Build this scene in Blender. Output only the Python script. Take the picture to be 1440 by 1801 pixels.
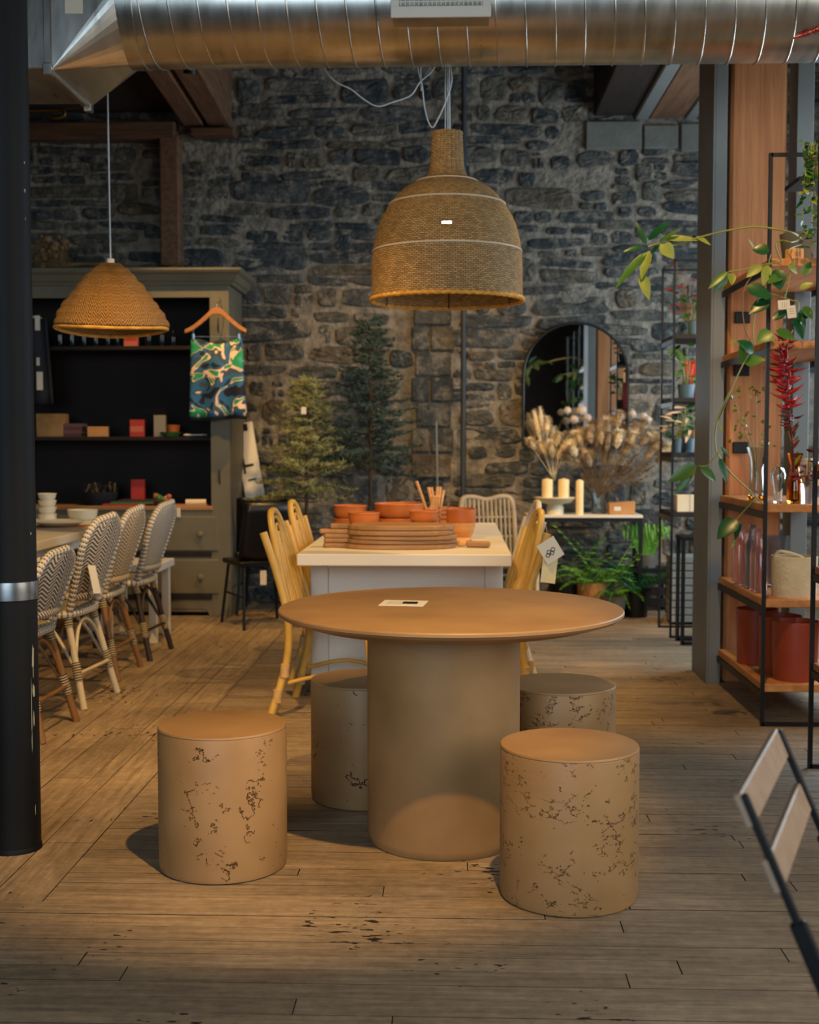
import bpy, bmesh, math, random
from mathutils import Vector, Matrix, noise
R = math.radians
scene = bpy.context.scene
for o in list(bpy.data.objects):
    bpy.data.objects.remove(o)
COL = scene.collection

# ------------------------------------------------------------------ camera
CAM_H, PITCH, YAW, FPX = 1.29, R(3.25), R(2.0), 2200.0
cam_d = bpy.data.cameras.new('camera')
cam = bpy.data.objects.new('camera', cam_d); COL.objects.link(cam)
cam.location = (0, 0, CAM_H)
cam.rotation_euler = (R(90) - PITCH, 0, YAW)
cam_d.sensor_fit = 'VERTICAL'; cam_d.sensor_height = 36.0
cam_d.lens = FPX / 1801 * 36
cam_d.clip_start = 0.05; cam_d.clip_end = 200
cam_d.dof.use_dof = True; cam_d.dof.focus_distance = 3.8; cam_d.dof.aperture_fstop = 4.0
scene.camera = cam
_fw = Vector((-math.sin(YAW)*math.cos(PITCH), math.cos(YAW)*math.cos(PITCH), -math.sin(PITCH)))
_rt = Vector((math.cos(YAW), math.sin(YAW), 0)); _up = _rt.cross(_fw)
def at(px, py, Y):
    """world point seen at photo pixel (px,py) at depth Y"""
    d = _fw + _rt*((px-720)/FPX) + _up*((900.5-py)/FPX)
    return Vector((0, 0, CAM_H)) + d*(Y/d.y)

# ------------------------------------------------------------------ light
def lin(h):
    h = h.lstrip('#'); c = [int(h[i:i+2], 16)/255 for i in (0, 2, 4)]
    return tuple(x/12.92 if x <= .04045 else ((x+.055)/1.055)**2.4 for x in c)
w = bpy.data.worlds.new('sky'); scene.world = w; w.use_nodes = True
bg = w.node_tree.nodes['Background']; bg.inputs[0].default_value = (.55, .72, 1, 1); bg.inputs[1].default_value = 0.25
scene.cycles.max_bounces = 9; scene.cycles.diffuse_bounces = 3; scene.cycles.glossy_bounces = 4; scene.cycles.transmission_bounces = 8
scene.view_settings.view_transform = 'Standard'; scene.view_settings.look = 'None'
scene.view_settings.exposure = -0.3; scene.view_settings.gamma = 1.0; scene.view_settings.use_curve_mapping = False
def area(name, loc, target, sx, sy, power, col):
    l = bpy.data.lights.new(name, 'AREA'); l.shape = 'RECTANGLE'; l.size = sx; l.size_y = sy; l.energy = power; l.color = col
    o = bpy.data.objects.new(name, l); COL.objects.link(o); o.location = loc
    o.rotation_euler = (Vector(target)-Vector(loc)).to_track_quat('-Z', 'Y').to_euler(); return o
def spot(name, loc, target, power, angle, blend=.35, col=(1, .52, .19), r=.035):
    l = bpy.data.lights.new(name, 'SPOT'); l.energy = power; l.spot_size = R(angle); l.spot_blend = blend
    l.color = col; l.shadow_soft_size = r
    o = bpy.data.objects.new(name, l); COL.objects.link(o); o.location = loc
    o.rotation_euler = (Vector(target)-Vector(loc)).to_track_quat('-Z', 'Y').to_euler(); return o
DAY = (.70, .86, 1.0)
# daylight through the shop-front windows behind the camera and the side windows
area('window_light_front', (-1.1, -2.9, 2.2), (-0.6, 5, 1.8), 4.2, 2.4, 265, DAY)
area('window_light_side', (3.2, 7.4, 2.0), (0, 7.4, 1.8), 3.6, 2.0, 205, DAY)
area('window_light_side_near', (3.2, 1.6, 2.0), (0, 2.4, 0.8), 3.0, 2.0, 120, (1.0, .95, .86))
# warm ceiling track spots
WARM = (1.0, .60, .21)
TRACK = [((0.3, 2.0, 3.55), (-0.6, 4.35, 0.0), 760, 39),
         ((-1.0, 3.9, 3.6), (-1.3, 6.3, 0.0), 560, 62),
         ((0.85, 6.75, 3.6), (-0.3, 6.7, 0.74), 300, 66),
         ((-1.7, 8.15, 3.6), (-2.0, 9.15, 0.3), 250, 62),
         ((-0.1, 7.0, 3.6), (-0.45, 9.7, 0.8), 330, 66),
         ((0.9, 6.35, 3.5), (1.05, 9.5, 0.55), 400, 44),
         ((0.95, 4.3, 3.6), (1.5, 6.2, 0.9), 230, 52),
         ((-1.25, 4.75, 3.2), (-0.12, 6.05, 2.3), 60, 36)]  # last spot is added to warm the seagrass pendant's lower left
for i, (l, t, p, a) in enumerate(TRACK):
    spot('track_spot_light', l, t, p, a, .6, WARM)

# ------------------------------------------------------------------ helpers
def V(*a): return Vector(a)
class MB:
    def __init__(s): s.v = []; s.f = []; s.uv = {}
    def add(s, vs, fs):
        b = len(s.v); s.v += [tuple(v) for v in vs]; s.f += [tuple(i+b for i in f) for f in fs]; return s
    def box(s, c, d, rz=0, rx=0, ry=0):
        m = Matrix.Rotation(rz, 3, 'Z') @ Matrix.Rotation(ry, 3, 'Y') @ Matrix.Rotation(rx, 3, 'X'); c = Vector(c)
        vs = [c + m @ Vector((x*d[0]/2, y*d[1]/2, z*d[2]/2)) for z in (-1, 1) for x, y in ((-1, -1), (1, -1), (1, 1), (-1, 1))]
        return s.add(vs, [(3, 2, 1, 0), (4, 5, 6, 7), (0, 1, 5, 4), (1, 2, 6, 5), (2, 3, 7, 6), (3, 0, 4, 7)])
    def bb(s, a, b):
        return s.box([(a[i]+b[i])/2 for i in range(3)], [abs(b[i]-a[i]) for i in range(3)])
    def bar(s, a, b, wd, th=None, up=(0, 0, 1)):
        a, b = Vector(a), Vector(b); th = th or wd; t = (b-a).normalized(); u = Vector(up)
        if abs(t.dot(u)) > .98: u = Vector((0, 1, 0))
        x = t.cross(u).normalized(); y = x.cross(t)
        vs = [p + x*sx*wd/2 + y*sy*th/2 for p in (a, b) for sx, sy in ((-1, -1), (1, -1), (1, 1), (-1, 1))]
        return s.add(vs, [(3, 2, 1, 0), (4, 5, 6, 7), (0, 1, 5, 4), (1, 2, 6, 5), (2, 3, 7, 6), (3, 0, 4, 7)])
    def tube(s, pts, r, n=8, closed=False, cap=True):
        pts = [Vector(p) for p in pts]; m = len(pts)
        rr = r if isinstance(r, (list, tuple)) else [r]*m
        vs = []; u = None
        for i, p in enumerate(pts):
            a = pts[i-1] if (i or closed) else p; b = pts[(i+1) % m] if (i < m-1 or closed) else p
            t = (b-a).normalized()
            if u is None:
                u = Vector((0, 0, 1)) if abs(t.z) < .9 else Vector((1, 0, 0))
            u = (u - t*u.dot(t))
            if u.length < 1e-6: u = t.orthogonal()
            u.normalize(); w_ = t.cross(u)
            for k in range(n):
                q = 2*math.pi*k/n
                vs.append(p + (u*math.cos(q) + w_*math.sin(q))*rr[i])
        fs = []
        for i in range(m if closed else m-1):
            j = (i+1) % m
            for k in range(n):
                k2 = (k+1) % n
                fs.append((i*n+k, i*n+k2, j*n+k2, j*n+k))
        if cap and not closed:
            fs += [tuple(range(n-1, -1, -1)), tuple((m-1)*n+k for k in range(n))]
        return s.add(vs, fs)
    def lathe(s, prof, n=24, c=(0, 0, 0), axis='Z', close=False):
        vs = []; c = Vector(c)
        for r, z in prof:
            for k in range(n):
                q = 2*math.pi*k/n; a, b = r*math.cos(q), r*math.sin(q)
                vs.append(c + (Vector((a, b, z)) if axis == 'Z' else Vector((z, a, b)) if axis == 'X' else Vector((b, z, a))))
        m = len(prof); fs = []
        for i in range(m if close else m-1):
            for k in range(n):
                fs.append((i*n+k, i*n+(k+1) % n, ((i+1) % m)*n+(k+1) % n, ((i+1) % m)*n+k))
        if not close:
            if prof[0][0] > 1e-5: fs.append(tuple(range(n-1, -1, -1)))
            if prof[-1][0] > 1e-5: fs.append(tuple((m-1)*n+k for k in range(n)))
        return s.add(vs, fs)
    def prism(s, poly, a, b, axis='Z'):
        f = {'Z': lambda p, h: (p[0], p[1], h), 'Y': lambda p, h: (p[0], h, p[1]), 'X': lambda p, h: (h, p[0], p[1])}[axis]
        n = len(poly)
        return s.add([f(p, a) for p in poly]+[f(p, b) for p in poly],
                     [tuple(range(n-1, -1, -1)), tuple(range(n, 2*n))]+[(i, (i+1) % n, n+(i+1) % n, n+i) for i in range(n)])
    def ball(s, c, r, n=10, m=6, sc=(1, 1, 1)):
        pr = [(max(1e-6, math.sin(math.pi*i/m))*r, -math.cos(math.pi*i/m)*r) for i in range(m+1)]
        t = MB().lathe(pr, n); return s.add([(c[0]+v[0]*sc[0], c[1]+v[1]*sc[1], c[2]+v[2]*sc[2]) for v in t.v], t.f)
    def mesh(s, name, mat, bevel=0, smooth=None, seg=1):
        me = bpy.data.meshes.new(name); me.from_pydata([tuple(v) for v in s.v], [], s.f)
        bm = bmesh.new(); bm.from_mesh(me)
        bmesh.ops.remove_doubles(bm, verts=bm.verts, dist=1e-6)
        bmesh.ops.recalc_face_normals(bm, faces=bm.faces)
        if bevel:
            es = [e for e in bm.edges if len(e.link_faces) == 2 and e.calc_face_angle() > R(25)]
            bmesh.ops.bevel(bm, geom=es, offset=bevel, segments=seg, affect='EDGES', profile=.5)
        bm.to_mesh(me); bm.free()
        if mat: me.materials.append(mat)
        if smooth is not None:
            me.polygons.foreach_set('use_smooth', [True]*len(me.polygons))
            me.set_sharp_from_angle(angle=R(smooth))
        return me
    def build(s, name, mat, parent=None, bevel=0, smooth=None, seg=1, loc=None):
        o = bpy.data.objects.new(name, s.mesh(name, mat, bevel, smooth, seg)); COL.objects.link(o)
        if parent: o.parent = parent
        if loc: o.location = loc
        return o
def tag(o, label=None, cat=None, group=None, kind=None):
    if label: o['label'] = label
    if cat: o['category'] = cat
    if group: o['group'] = group
    if kind: o['kind'] = kind
    return o
def thing(name, label, cat, loc=(0, 0, 0), rz=0, group=None, kind=None):
    o = bpy.data.objects.new(name, None); o.empty_display_size = .05; COL.objects.link(o)
    o.location = loc; o.rotation_euler = (0, 0, rz); return tag(o, label, cat, group, kind)
def copy_tree(o, parent=None):
    c = o.copy(); COL.objects.link(c)
    if parent: c.parent = parent
    for ch in [x for x in o.children]: copy_tree(ch, c)
    return c
def inst(name, me, parent=None, loc=(0, 0, 0), rot=(0, 0, 0), sc=None):
    o = bpy.data.objects.new(name, me); COL.objects.link(o); o.parent = parent; o.location = loc; o.rotation_euler = rot
    if sc: o.scale = sc
    return o

# ------------------------------------------------------------------ materials
def nodes(name):
    m = bpy.data.materials.new(name); m.use_nodes = True; nt = m.node_tree
    return m, nt, nt.nodes['Principled BSDF'], nt.nodes.new, nt.links.new
def mat(name, c1, c2=None, scale=8, rough=.6, metal=0, bump=0, bscale=60, stretch=(1, 1, 1), vary=0, spec=.4, trans=0, ior=1.45, sheen=0, detail=5, rvar=0, bdist=.01):
    m, nt, p, N, L = nodes(name)
    tc = N('ShaderNodeTexCoord'); mp = N('ShaderNodeMapping'); mp.inputs['Scale'].default_value = stretch
    L(tc.outputs['Object'], mp.inputs[0])
    p.inputs['Roughness'].default_value = rough; p.inputs['Metallic'].default_value = metal
    p.inputs['Specular IOR Level'].default_value = spec
    if trans: p.inputs['Transmission Weight'].default_value = trans; p.inputs['IOR'].default_value = ior
    if sheen: p.inputs['Sheen Weight'].default_value = sheen
    A = lin(c1); out = None
    if c2 or rvar:
        n = N('ShaderNodeTexNoise'); n.inputs['Scale'].default_value = scale; n.inputs['Detail'].default_value = detail
        L(mp.outputs[0], n.inputs['Vector'])
    if c2:
        r = N('ShaderNodeValToRGB'); r.color_ramp.elements[0].position = .3; r.color_ramp.elements[1].position = .7
        r.color_ramp.elements[0].color = (*A, 1); r.color_ramp.elements[1].color = (*lin(c2), 1)
        L(n.outputs['Fac'], r.inputs[0]); out = r.outputs[0]
    if rvar:
        mr = N('ShaderNodeMapRange'); mr.inputs[3].default_value = rough-rvar; mr.inputs[4].default_value = rough+rvar
        L(n.outputs['Fac'], mr.inputs[0]); L(mr.outputs[0], p.inputs['Roughness'])
    if vary:
        oi = N('ShaderNodeObjectInfo'); ge = N('ShaderNodeNewGeometry'); ad = N('ShaderNodeMath'); ad.operation = 'ADD'
        L(oi.outputs['Random'], ad.inputs[0]); L(ge.outputs['Random Per Island'], ad.inputs[1])
        fr = N('ShaderNodeMath'); fr.operation = 'FRACT'; L(ad.outputs[0], fr.inputs[0])
        mr = N('ShaderNodeMapRange'); mr.inputs[3].default_value = 1-vary; mr.inputs[4].default_value = 1+vary; L(fr.outputs[0], mr.inputs[0])
        hs = N('ShaderNodeHueSaturation'); L(mr.outputs[0], hs.inputs['Value'])
        if out: L(out, hs.inputs['Color'])
        else: hs.inputs['Color'].default_value = (*A, 1)
        out = hs.outputs[0]
    if out: L(out, p.inputs['Base Color'])
    else: p.inputs['Base Color'].default_value = (*A, 1)
    if bump:
        b = N('ShaderNodeTexNoise'); b.inputs['Scale'].default_value = bscale; b.inputs['Detail'].default_value = 6; L(mp.outputs[0], b.inputs['Vector'])
        bn = N('ShaderNodeBump'); bn.inputs['Strength'].default_value = bump; bn.inputs['Distance'].default_value = bdist
        L(b.outputs['Fac'], bn.inputs['Height']); L(bn.outputs[0], p.inputs['Normal'])
    return m
def emit(name, col, s):
    m, nt, p, N, L = nodes(name)
    p.inputs['Emission Color'].default_value = (*col, 1); p.inputs['Emission Strength'].default_value = s
    p.inputs['Base Color'].default_value = (1, .9, .7, 1); return m
def ramp(N, els):
    r = N('ShaderNodeValToRGB'); cr = r.color_ramp
    while len(cr.elements) < len(els): cr.elements.new(.5)
    for e, (p, c) in zip(cr.elements, els): e.position = p; e.color = (*c, 1) if len(c) == 3 else c
    return r
def floor_mat(name, along):
    m, nt, p, N, L = nodes(name)
    tc = N('ShaderNodeTexCoord'); mp = N('ShaderNodeMapping')
    mp.inputs['Scale'].default_value = (1, 14, 1) if along == 'X' else (14, 1, 1); L(tc.outputs['Object'], mp.inputs[0])
    n = N('ShaderNodeTexNoise'); n.inputs['Scale'].default_value = 3.5; n.inputs['Detail'].default_value = 9; n.inputs['Roughness'].default_value = .68; L(mp.outputs[0], n.inputs['Vector'])
    r = ramp(N, [(.25, lin('#66523a')), (.5, lin('#8a7253')), (.75, lin('#a28a66'))]); L(n.outputs['Fac'], r.inputs[0])
    # wear: broad worn pale patches, small dark pits
    n2 = N('ShaderNodeTexNoise'); n2.inputs['Scale'].default_value = 1.6; n2.inputs['Detail'].default_value = 4; L(tc.outputs['Object'], n2.inputs['Vector'])
    n5 = N('ShaderNodeTexNoise'); n5.inputs['Scale'].default_value = 26; n5.inputs['Detail'].default_value = 8; n5.inputs['Roughness'].default_value = .7; L(tc.outputs['Object'], n5.inputs['Vector'])
    av_ = N('ShaderNodeMath'); av_.operation = 'MULTIPLY_ADD'; av_.inputs[1].default_value = .5; L(n5.outputs['Fac'], av_.inputs[0])
    hf_ = N('ShaderNodeMath'); hf_.operation = 'MULTIPLY'; hf_.inputs[1].default_value = .5; L(n2.outputs['Fac'], hf_.inputs[0]); L(hf_.outputs[0], av_.inputs[2])
    r2 = ramp(N, [(.38, (.68, .68, .68)), (.62, (1.2, 1.2, 1.2))]); L(av_.outputs[0], r2.inputs[0])
    mx = N('ShaderNodeMix'); mx.data_type = 'RGBA'; mx.blend_type = 'MULTIPLY'; mx.inputs[0].default_value = 1
    L(r.outputs[0], mx.inputs[6]); L(r2.outputs[0], mx.inputs[7])
    mp3 = N('ShaderNodeMapping'); mp3.inputs['Scale'].default_value = (1, 2.2, 1) if along == 'X' else (2.2, 1, 1); L(tc.outputs['Object'], mp3.inputs[0])
    n3 = N('ShaderNodeTexNoise'); n3.inputs['Scale'].default_value = 22; n3.inputs['Detail'].default_value = 2; L(mp3.outputs[0], n3.inputs['Vector'])
    n4 = N('ShaderNodeTexNoise'); n4.inputs['Scale'].default_value = 2.1; L(tc.outputs['Object'], n4.inputs['Vector'])
    mm = N('ShaderNodeMath'); mm.operation = 'MULTIPLY'; L(n3.outputs['Fac'], mm.inputs[0]); L(n4.outputs['Fac'], mm.inputs[1])
    r3 = ramp(N, [(.39, (0, 0, 0)), (.415, (1, 1, 1))]); L(mm.outputs[0], r3.inputs[0])
    mx2 = N('ShaderNodeMix'); mx2.data_type = 'RGBA'; L(r3.outputs[0], mx2.inputs[0]); L(mx.outputs[2], mx2.inputs[6]); mx2.inputs[7].default_value = (*lin('#241a10'), 1)
    oi = N('ShaderNodeObjectInfo'); ge = N('ShaderNodeNewGeometry'); ad = N('ShaderNodeMath'); ad.operation = 'ADD'
    L(oi.outputs['Random'], ad.inputs[0]); L(ge.outputs['Random Per Island'], ad.inputs[1])
    fr = N('ShaderNodeMath'); fr.operation = 'FRACT'; L(ad.outputs[0], fr.inputs[0])
    mr = N('ShaderNodeMapRange'); mr.inputs[3].default_value = .87; mr.inputs[4].default_value = 1.12; L(fr.outputs[0], mr.inputs[0])
    hs = N('ShaderNodeHueSaturation'); hs.inputs['Saturation'].default_value = .85; L(mr.outputs[0], hs.inputs['Value']); L(mx2.outputs[2], hs.inputs['Color'])
    L(hs.outputs[0], p.inputs['Base Color']); p.inputs['Roughness'].default_value = .55; p.inputs['Specular IOR Level'].default_value = .3
    b = N('ShaderNodeBump'); b.inputs['Strength'].default_value = .2; b.inputs['Distance'].default_value = .004; L(n.outputs['Fac'], b.inputs['Height'])
    b2 = N('ShaderNodeBump'); b2.invert = True; b2.inputs['Strength'].default_value = .6; b2.inputs['Distance'].default_value = .004
    L(r3.outputs[0], b2.inputs['Height']); L(b.outputs[0], b2.inputs['Normal']); L(b2.outputs[0], p.inputs['Normal'])
    return m
def stone_mat():
    m, nt, p, N, L = nodes('slate_stone')
    tc = N('ShaderNodeTexCoord')
    n = N('ShaderNodeTexNoise'); n.inputs['Scale'].default_value = 7; n.inputs['Detail'].default_value = 8; n.inputs['Roughness'].default_value = .65; L(tc.outputs['Object'], n.inputs['Vector'])
    r = ramp(N, [(.3, lin('#50575a')), (.55, lin('#6f7170')), (.8, lin('#918a7d'))]); L(n.outputs['Fac'], r.inputs[0])
    oi = N('ShaderNodeObjectInfo'); ge = N('ShaderNodeNewGeometry'); ad = N('ShaderNodeMath'); ad.operation = 'ADD'
    L(oi.outputs['Random'], ad.inputs[0]); L(ge.outputs['Random Per Island'], ad.inputs[1])
    fr = N('ShaderNodeMath'); fr.operation = 'FRACT'; L(ad.outputs[0], fr.inputs[0])
    rc = ramp(N, [(0, lin('#8f979c')), (.45, lin('#b9b9b6')), (.8, lin('#d8cdb9')), (1, lin('#e6c8a4'))]); L(fr.outputs[0], rc.inputs[0])
    mx = N('ShaderNodeMix'); mx.data_type = 'RGBA'; mx.blend_type = 'MULTIPLY'; mx.inputs[0].default_value = 1; L(r.outputs[0], mx.inputs[6]); L(rc.outputs[0], mx.inputs[7])
    # mortar smears over the stone edges
    n2 = N('ShaderNodeTexNoise'); n2.inputs['Scale'].default_value = 9; n2.inputs['Detail'].default_value = 7; n2.inputs['Roughness'].default_value = .7
    mp = N('ShaderNodeMapping'); mp.inputs['Location'].default_value = (5, 2, 9); L(tc.outputs['Object'], mp.inputs[0]); L(mp.outputs[0], n2.inputs['Vector'])
    r2 = ramp(N, [(.5, (0, 0, 0)), (.64, (.8, .8, .8))]); L(n2.outputs['Fac'], r2.inputs[0])
    mx2 = N('ShaderNodeMix'); mx2.data_type = 'RGBA'; L(r2.outputs[0], mx2.inputs[0]); L(mx.outputs[2], mx2.inputs[6]); mx2.inputs[7].default_value = (*lin('#8a8274'), 1)
    L(mx2.outputs[2], p.inputs['Base Color']); p.inputs['Roughness'].default_value = .85; p.inputs['Specular IOR Level'].default_value = .25
    n3 = N('ShaderNodeTexNoise'); n3.inputs['Scale'].default_value = 16; n3.inputs['Detail'].default_value = 10; n3.inputs['Roughness'].default_value = .6; L(tc.outputs['Object'], n3.inputs['Vector'])
    b = N('ShaderNodeBump'); b.inputs['Strength'].default_value = 1; b.inputs['Distance'].default_value = .05; L(n3.outputs['Fac'], b.inputs['Height']); L(b.outputs[0], p.inputs['Normal'])
    return m
def mortar_mat():
    return mat('lime_mortar', '#5f5a51', '#93897a', scale=14, rough=.95, bump=1, bscale=22, spec=.15, bdist=.03, detail=9)
def travertine_mat(name, crack, pit=.5, vs=9, stretch=1.0, c=('#8a6942', '#a07c52')):
    m, nt, p, N, L = nodes(name)
    tc = N('ShaderNodeTexCoord'); oi = N('ShaderNodeObjectInfo')
    vm = N('ShaderNodeVectorMath'); vm.operation = 'ADD'; sc = N('ShaderNodeVectorMath'); sc.operation = 'SCALE'; sc.inputs[0].default_value = (7, 3, 5)
    L(oi.outputs['Random'], sc.inputs['Scale']); L(tc.outputs['Object'], vm.inputs[0]); L(sc.outputs[0], vm.inputs[1])
    n = N('ShaderNodeTexNoise'); n.inputs['Scale'].default_value = 4; n.inputs['Detail'].default_value = 8; L(vm.outputs[0], n.inputs['Vector'])
    r = ramp(N, [(.3, lin(c[0])), (.7, lin(c[1]))]); L(n.outputs['Fac'], r.inputs[0])
    # crack lines: thin iso-lines of a rough noise, kept only where a mask noise is high
    mc = N('ShaderNodeMapping'); mc.inputs['Scale'].default_value = (1, 1, stretch); L(vm.outputs[0], mc.inputs[0])
    d = N('ShaderNodeTexNoise'); d.inputs['Scale'].default_value = vs; d.inputs['Detail'].default_value = 5; d.inputs['Roughness'].default_value = .62; L(mc.outputs[0], d.inputs['Vector'])
    sb = N('ShaderNodeMath'); sb.operation = 'SUBTRACT'; sb.inputs[1].default_value = .5; L(d.outputs['Fac'], sb.inputs[0])
    ab = N('ShaderNodeMath'); ab.operation = 'ABSOLUTE'; L(sb.outputs[0], ab.inputs[0])
    r1 = ramp(N, [(.0025, (1, 1, 1)), (.011, (0, 0, 0))]); L(ab.outputs[0], r1.inputs[0])
    k = N('ShaderNodeTexNoise'); k.inputs['Scale'].default_value = vs*1.25; k.inputs['Detail'].default_value = 3; L(vm.outputs[0], k.inputs['Vector'])
    rk = ramp(N, [(crack, (0, 0, 0)), (crack+.05, (1, 1, 1))]); L(k.outputs['Fac'], rk.inputs[0])
    a = N('ShaderNodeMath'); a.operation = 'MULTIPLY'; L(r1.outputs[0], a.inputs[0]); L(rk.outputs[0], a.inputs[1])
    # pits
    mp = N('ShaderNodeMapping'); mp.inputs['Scale'].default_value = (1, 1, 1.6); L(vm.outputs[0], mp.inputs[0])
    q = N('ShaderNodeTexNoise'); q.inputs['Scale'].default_value = 75; q.inputs['Detail'].default_value = 3; L(mp.outputs[0], q.inputs['Vector'])
    q2 = N('ShaderNodeTexNoise'); q2.inputs['Scale'].default_value = 9; L(vm.outputs[0], q2.inputs['Vector'])
    qm = N('ShaderNodeMath'); qm.operation = 'MULTIPLY'; L(q.outputs['Fac'], qm.inputs[0]); L(q2.outputs['Fac'], qm.inputs[1])
    rq = ramp(N, [(pit, (0, 0, 0)), (pit+.03, (1, 1, 1))]); L(qm.outputs[0], rq.inputs[0])
    s_ = N('ShaderNodeMath'); s_.operation = 'MAXIMUM'; L(a.outputs[0], s_.inputs[0]); L(rq.outputs[0], s_.inputs[1])
    # no pits on the top face
    ge = N('ShaderNodeNewGeometry'); sx = N('ShaderNodeSeparateXYZ'); L(ge.outputs['True Normal'], sx.inputs[0])
    lt = N('ShaderNodeMath'); lt.operation = 'LESS_THAN'; lt.inputs[1].default_value = .5; L(sx.outputs['Z'], lt.inputs[0])
    fm = N('ShaderNodeMath'); fm.operation = 'MULTIPLY'; L(s_.outputs[0], fm.inputs[0]); L(lt.outputs[0], fm.inputs[1])
    mx = N('ShaderNodeMix'); mx.data_type = 'RGBA'; L(fm.outputs[0], mx.inputs[0]); L(r.outputs[0], mx.inputs[6]); mx.inputs[7].default_value = (*lin('#785a3c'), 1)
    L(mx.outputs[2], p.inputs['Base Color']); p.inputs['Roughness'].default_value = .48; p.inputs['Specular IOR Level'].default_value = .4
    b = N('ShaderNodeBump'); b.invert = True; b.inputs['Strength'].default_value = 1; b.inputs['Distance'].default_value = .02; L(fm.outputs[0], b.inputs['Height']); L(b.outputs[0], p.inputs['Normal'])
    return m
def uvweave(name, light, dark, freq=150, amp=.02, k=14, rough=.6, duty=.5, bump=.5):
    """chevron cane weave from the mesh's metre-scaled UV map"""
    m, nt, p, N, L = nodes(name)
    uv = N('ShaderNodeUVMap'); sx = N('ShaderNodeSeparateXYZ'); L(uv.outputs[0], sx.inputs[0])
    def M(op, a, b=None):
        n = N('ShaderNodeMath'); n.operation = op
        for i, x in enumerate((a, b)):
            if x is None: continue
            if hasattr(x, 'links'): L(x, n.inputs[i])
            else: n.inputs[i].default_value = x
        return n.outputs[0]
    z = M('ABSOLUTE', M('SUBTRACT', M('FRACT', M('MULTIPLY', sx.outputs['X'], k)), .5))
    s_ = M('SINE', M('MULTIPLY', M('ADD', sx.outputs['Y'], M('MULTIPLY', z, amp*2)), freq))
    s2 = M('SINE', M('MULTIPLY', sx.outputs['X'], freq*1.7))
    h = M('ADD', s_, M('MULTIPLY', s2, .35))
    r = ramp(N, [(duty-.06, lin(light)), (duty+.06, lin(dark))]); L(M('MULTIPLY_ADD', h, .4), r.inputs[0])
    r.inputs[0].links[0].from_node.inputs[2].default_value = .5
    L(r.outputs[0], p.inputs['Base Color']); p.inputs['Roughness'].default_value = rough
    b = N('ShaderNodeBump'); b.inputs['Strength'].default_value = bump; b.inputs['Distance'].default_value = .003; b.invert = True; L(h, b.inputs['Height']); L(b.outputs[0], p.inputs['Normal'])
    return m
def seagrass_mat():
    m, nt, p, N, L = nodes('woven_seagrass')
    uv = N('ShaderNodeUVMap'); mp = N('ShaderNodeMapping'); L(uv.outputs[0], mp.inputs[0])
    br = N('ShaderNodeTexBrick'); br.offset = .5; br.inputs['Scale'].default_value = 1; br.inputs['Mortar Size'].default_value = .0016
    br.inputs['Mortar Smooth'].default_value = .6; br.inputs['Brick Width'].default_value = .024; br.inputs['Row Height'].default_value = .0085
    br.inputs['Color1'].default_value = (*lin('#b8955c'), 1); br.inputs['Color2'].default_value = (*lin('#947344'), 1); br.inputs['Mortar'].default_value = (*lin('#3f2c14'), 1)
    n = N('ShaderNodeTexNoise'); n.inputs['Scale'].default_value = 60; n.inputs['Detail'].default_value = 3; L(mp.outputs[0], n.inputs['Vector'])
    ad = N('ShaderNodeVectorMath'); ad.operation = 'MULTIPLY_ADD'; ad.inputs[1].default_value = (.006, .006, 0); L(n.outputs['Color'], ad.inputs[0]); L(mp.outputs[0], ad.inputs[2])
    L(ad.outputs[0], br.inputs['Vector'])
    n2 = N('ShaderNodeTexNoise'); n2.inputs['Scale'].default_value = 9; L(mp.outputs[0], n2.inputs['Vector'])
    hs = N('ShaderNodeHueSaturation'); L(br.outputs['Color'], hs.inputs['Color']); mr = N('ShaderNodeMapRange'); mr.inputs[3].default_value = .75; mr.inputs[4].default_value = 1.2
    L(n2.outputs['Fac'], mr.inputs[0]); L(mr.outputs[0], hs.inputs['Value']); L(hs.outputs[0], p.inputs['Base Color']); p.inputs['Roughness'].default_value = .7
    b = N('ShaderNodeBump'); b.invert = True; b.inputs['Strength'].default_value = .9; b.inputs['Distance'].default_value = .005; L(br.outputs['Fac'], b.inputs['Height']); L(b.outputs[0], p.inputs['Normal'])
    return m
def floral_mat():
    m, nt, p, N, L = nodes('floral_cloth')
    tc = N('ShaderNodeTexCoord'); n = N('ShaderNodeTexNoise'); n.inputs['Scale'].default_value = 6.5; n.inputs['Detail'].default_value = 1.5; n.inputs['Distortion'].default_value = 1.5; L(tc.outputs['Object'], n.inputs['Vector'])
    r = ramp(N, [(.3, lin('#0d1526')), (.40, lin('#245f86')), (.48, lin('#3a4650')), (.52, lin('#e0c3a6')), (.56, lin('#1f8a5c')), (.66, lin('#2b9d74')), (.78, lin('#202c3a'))]); r.color_ramp.interpolation = 'CONSTANT'
    L(n.outputs['Fac'], r.inputs[0]); L(r.outputs[0], p.inputs['Base Color']); p.inputs['Roughness'].default_value = .8
    return m
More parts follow.
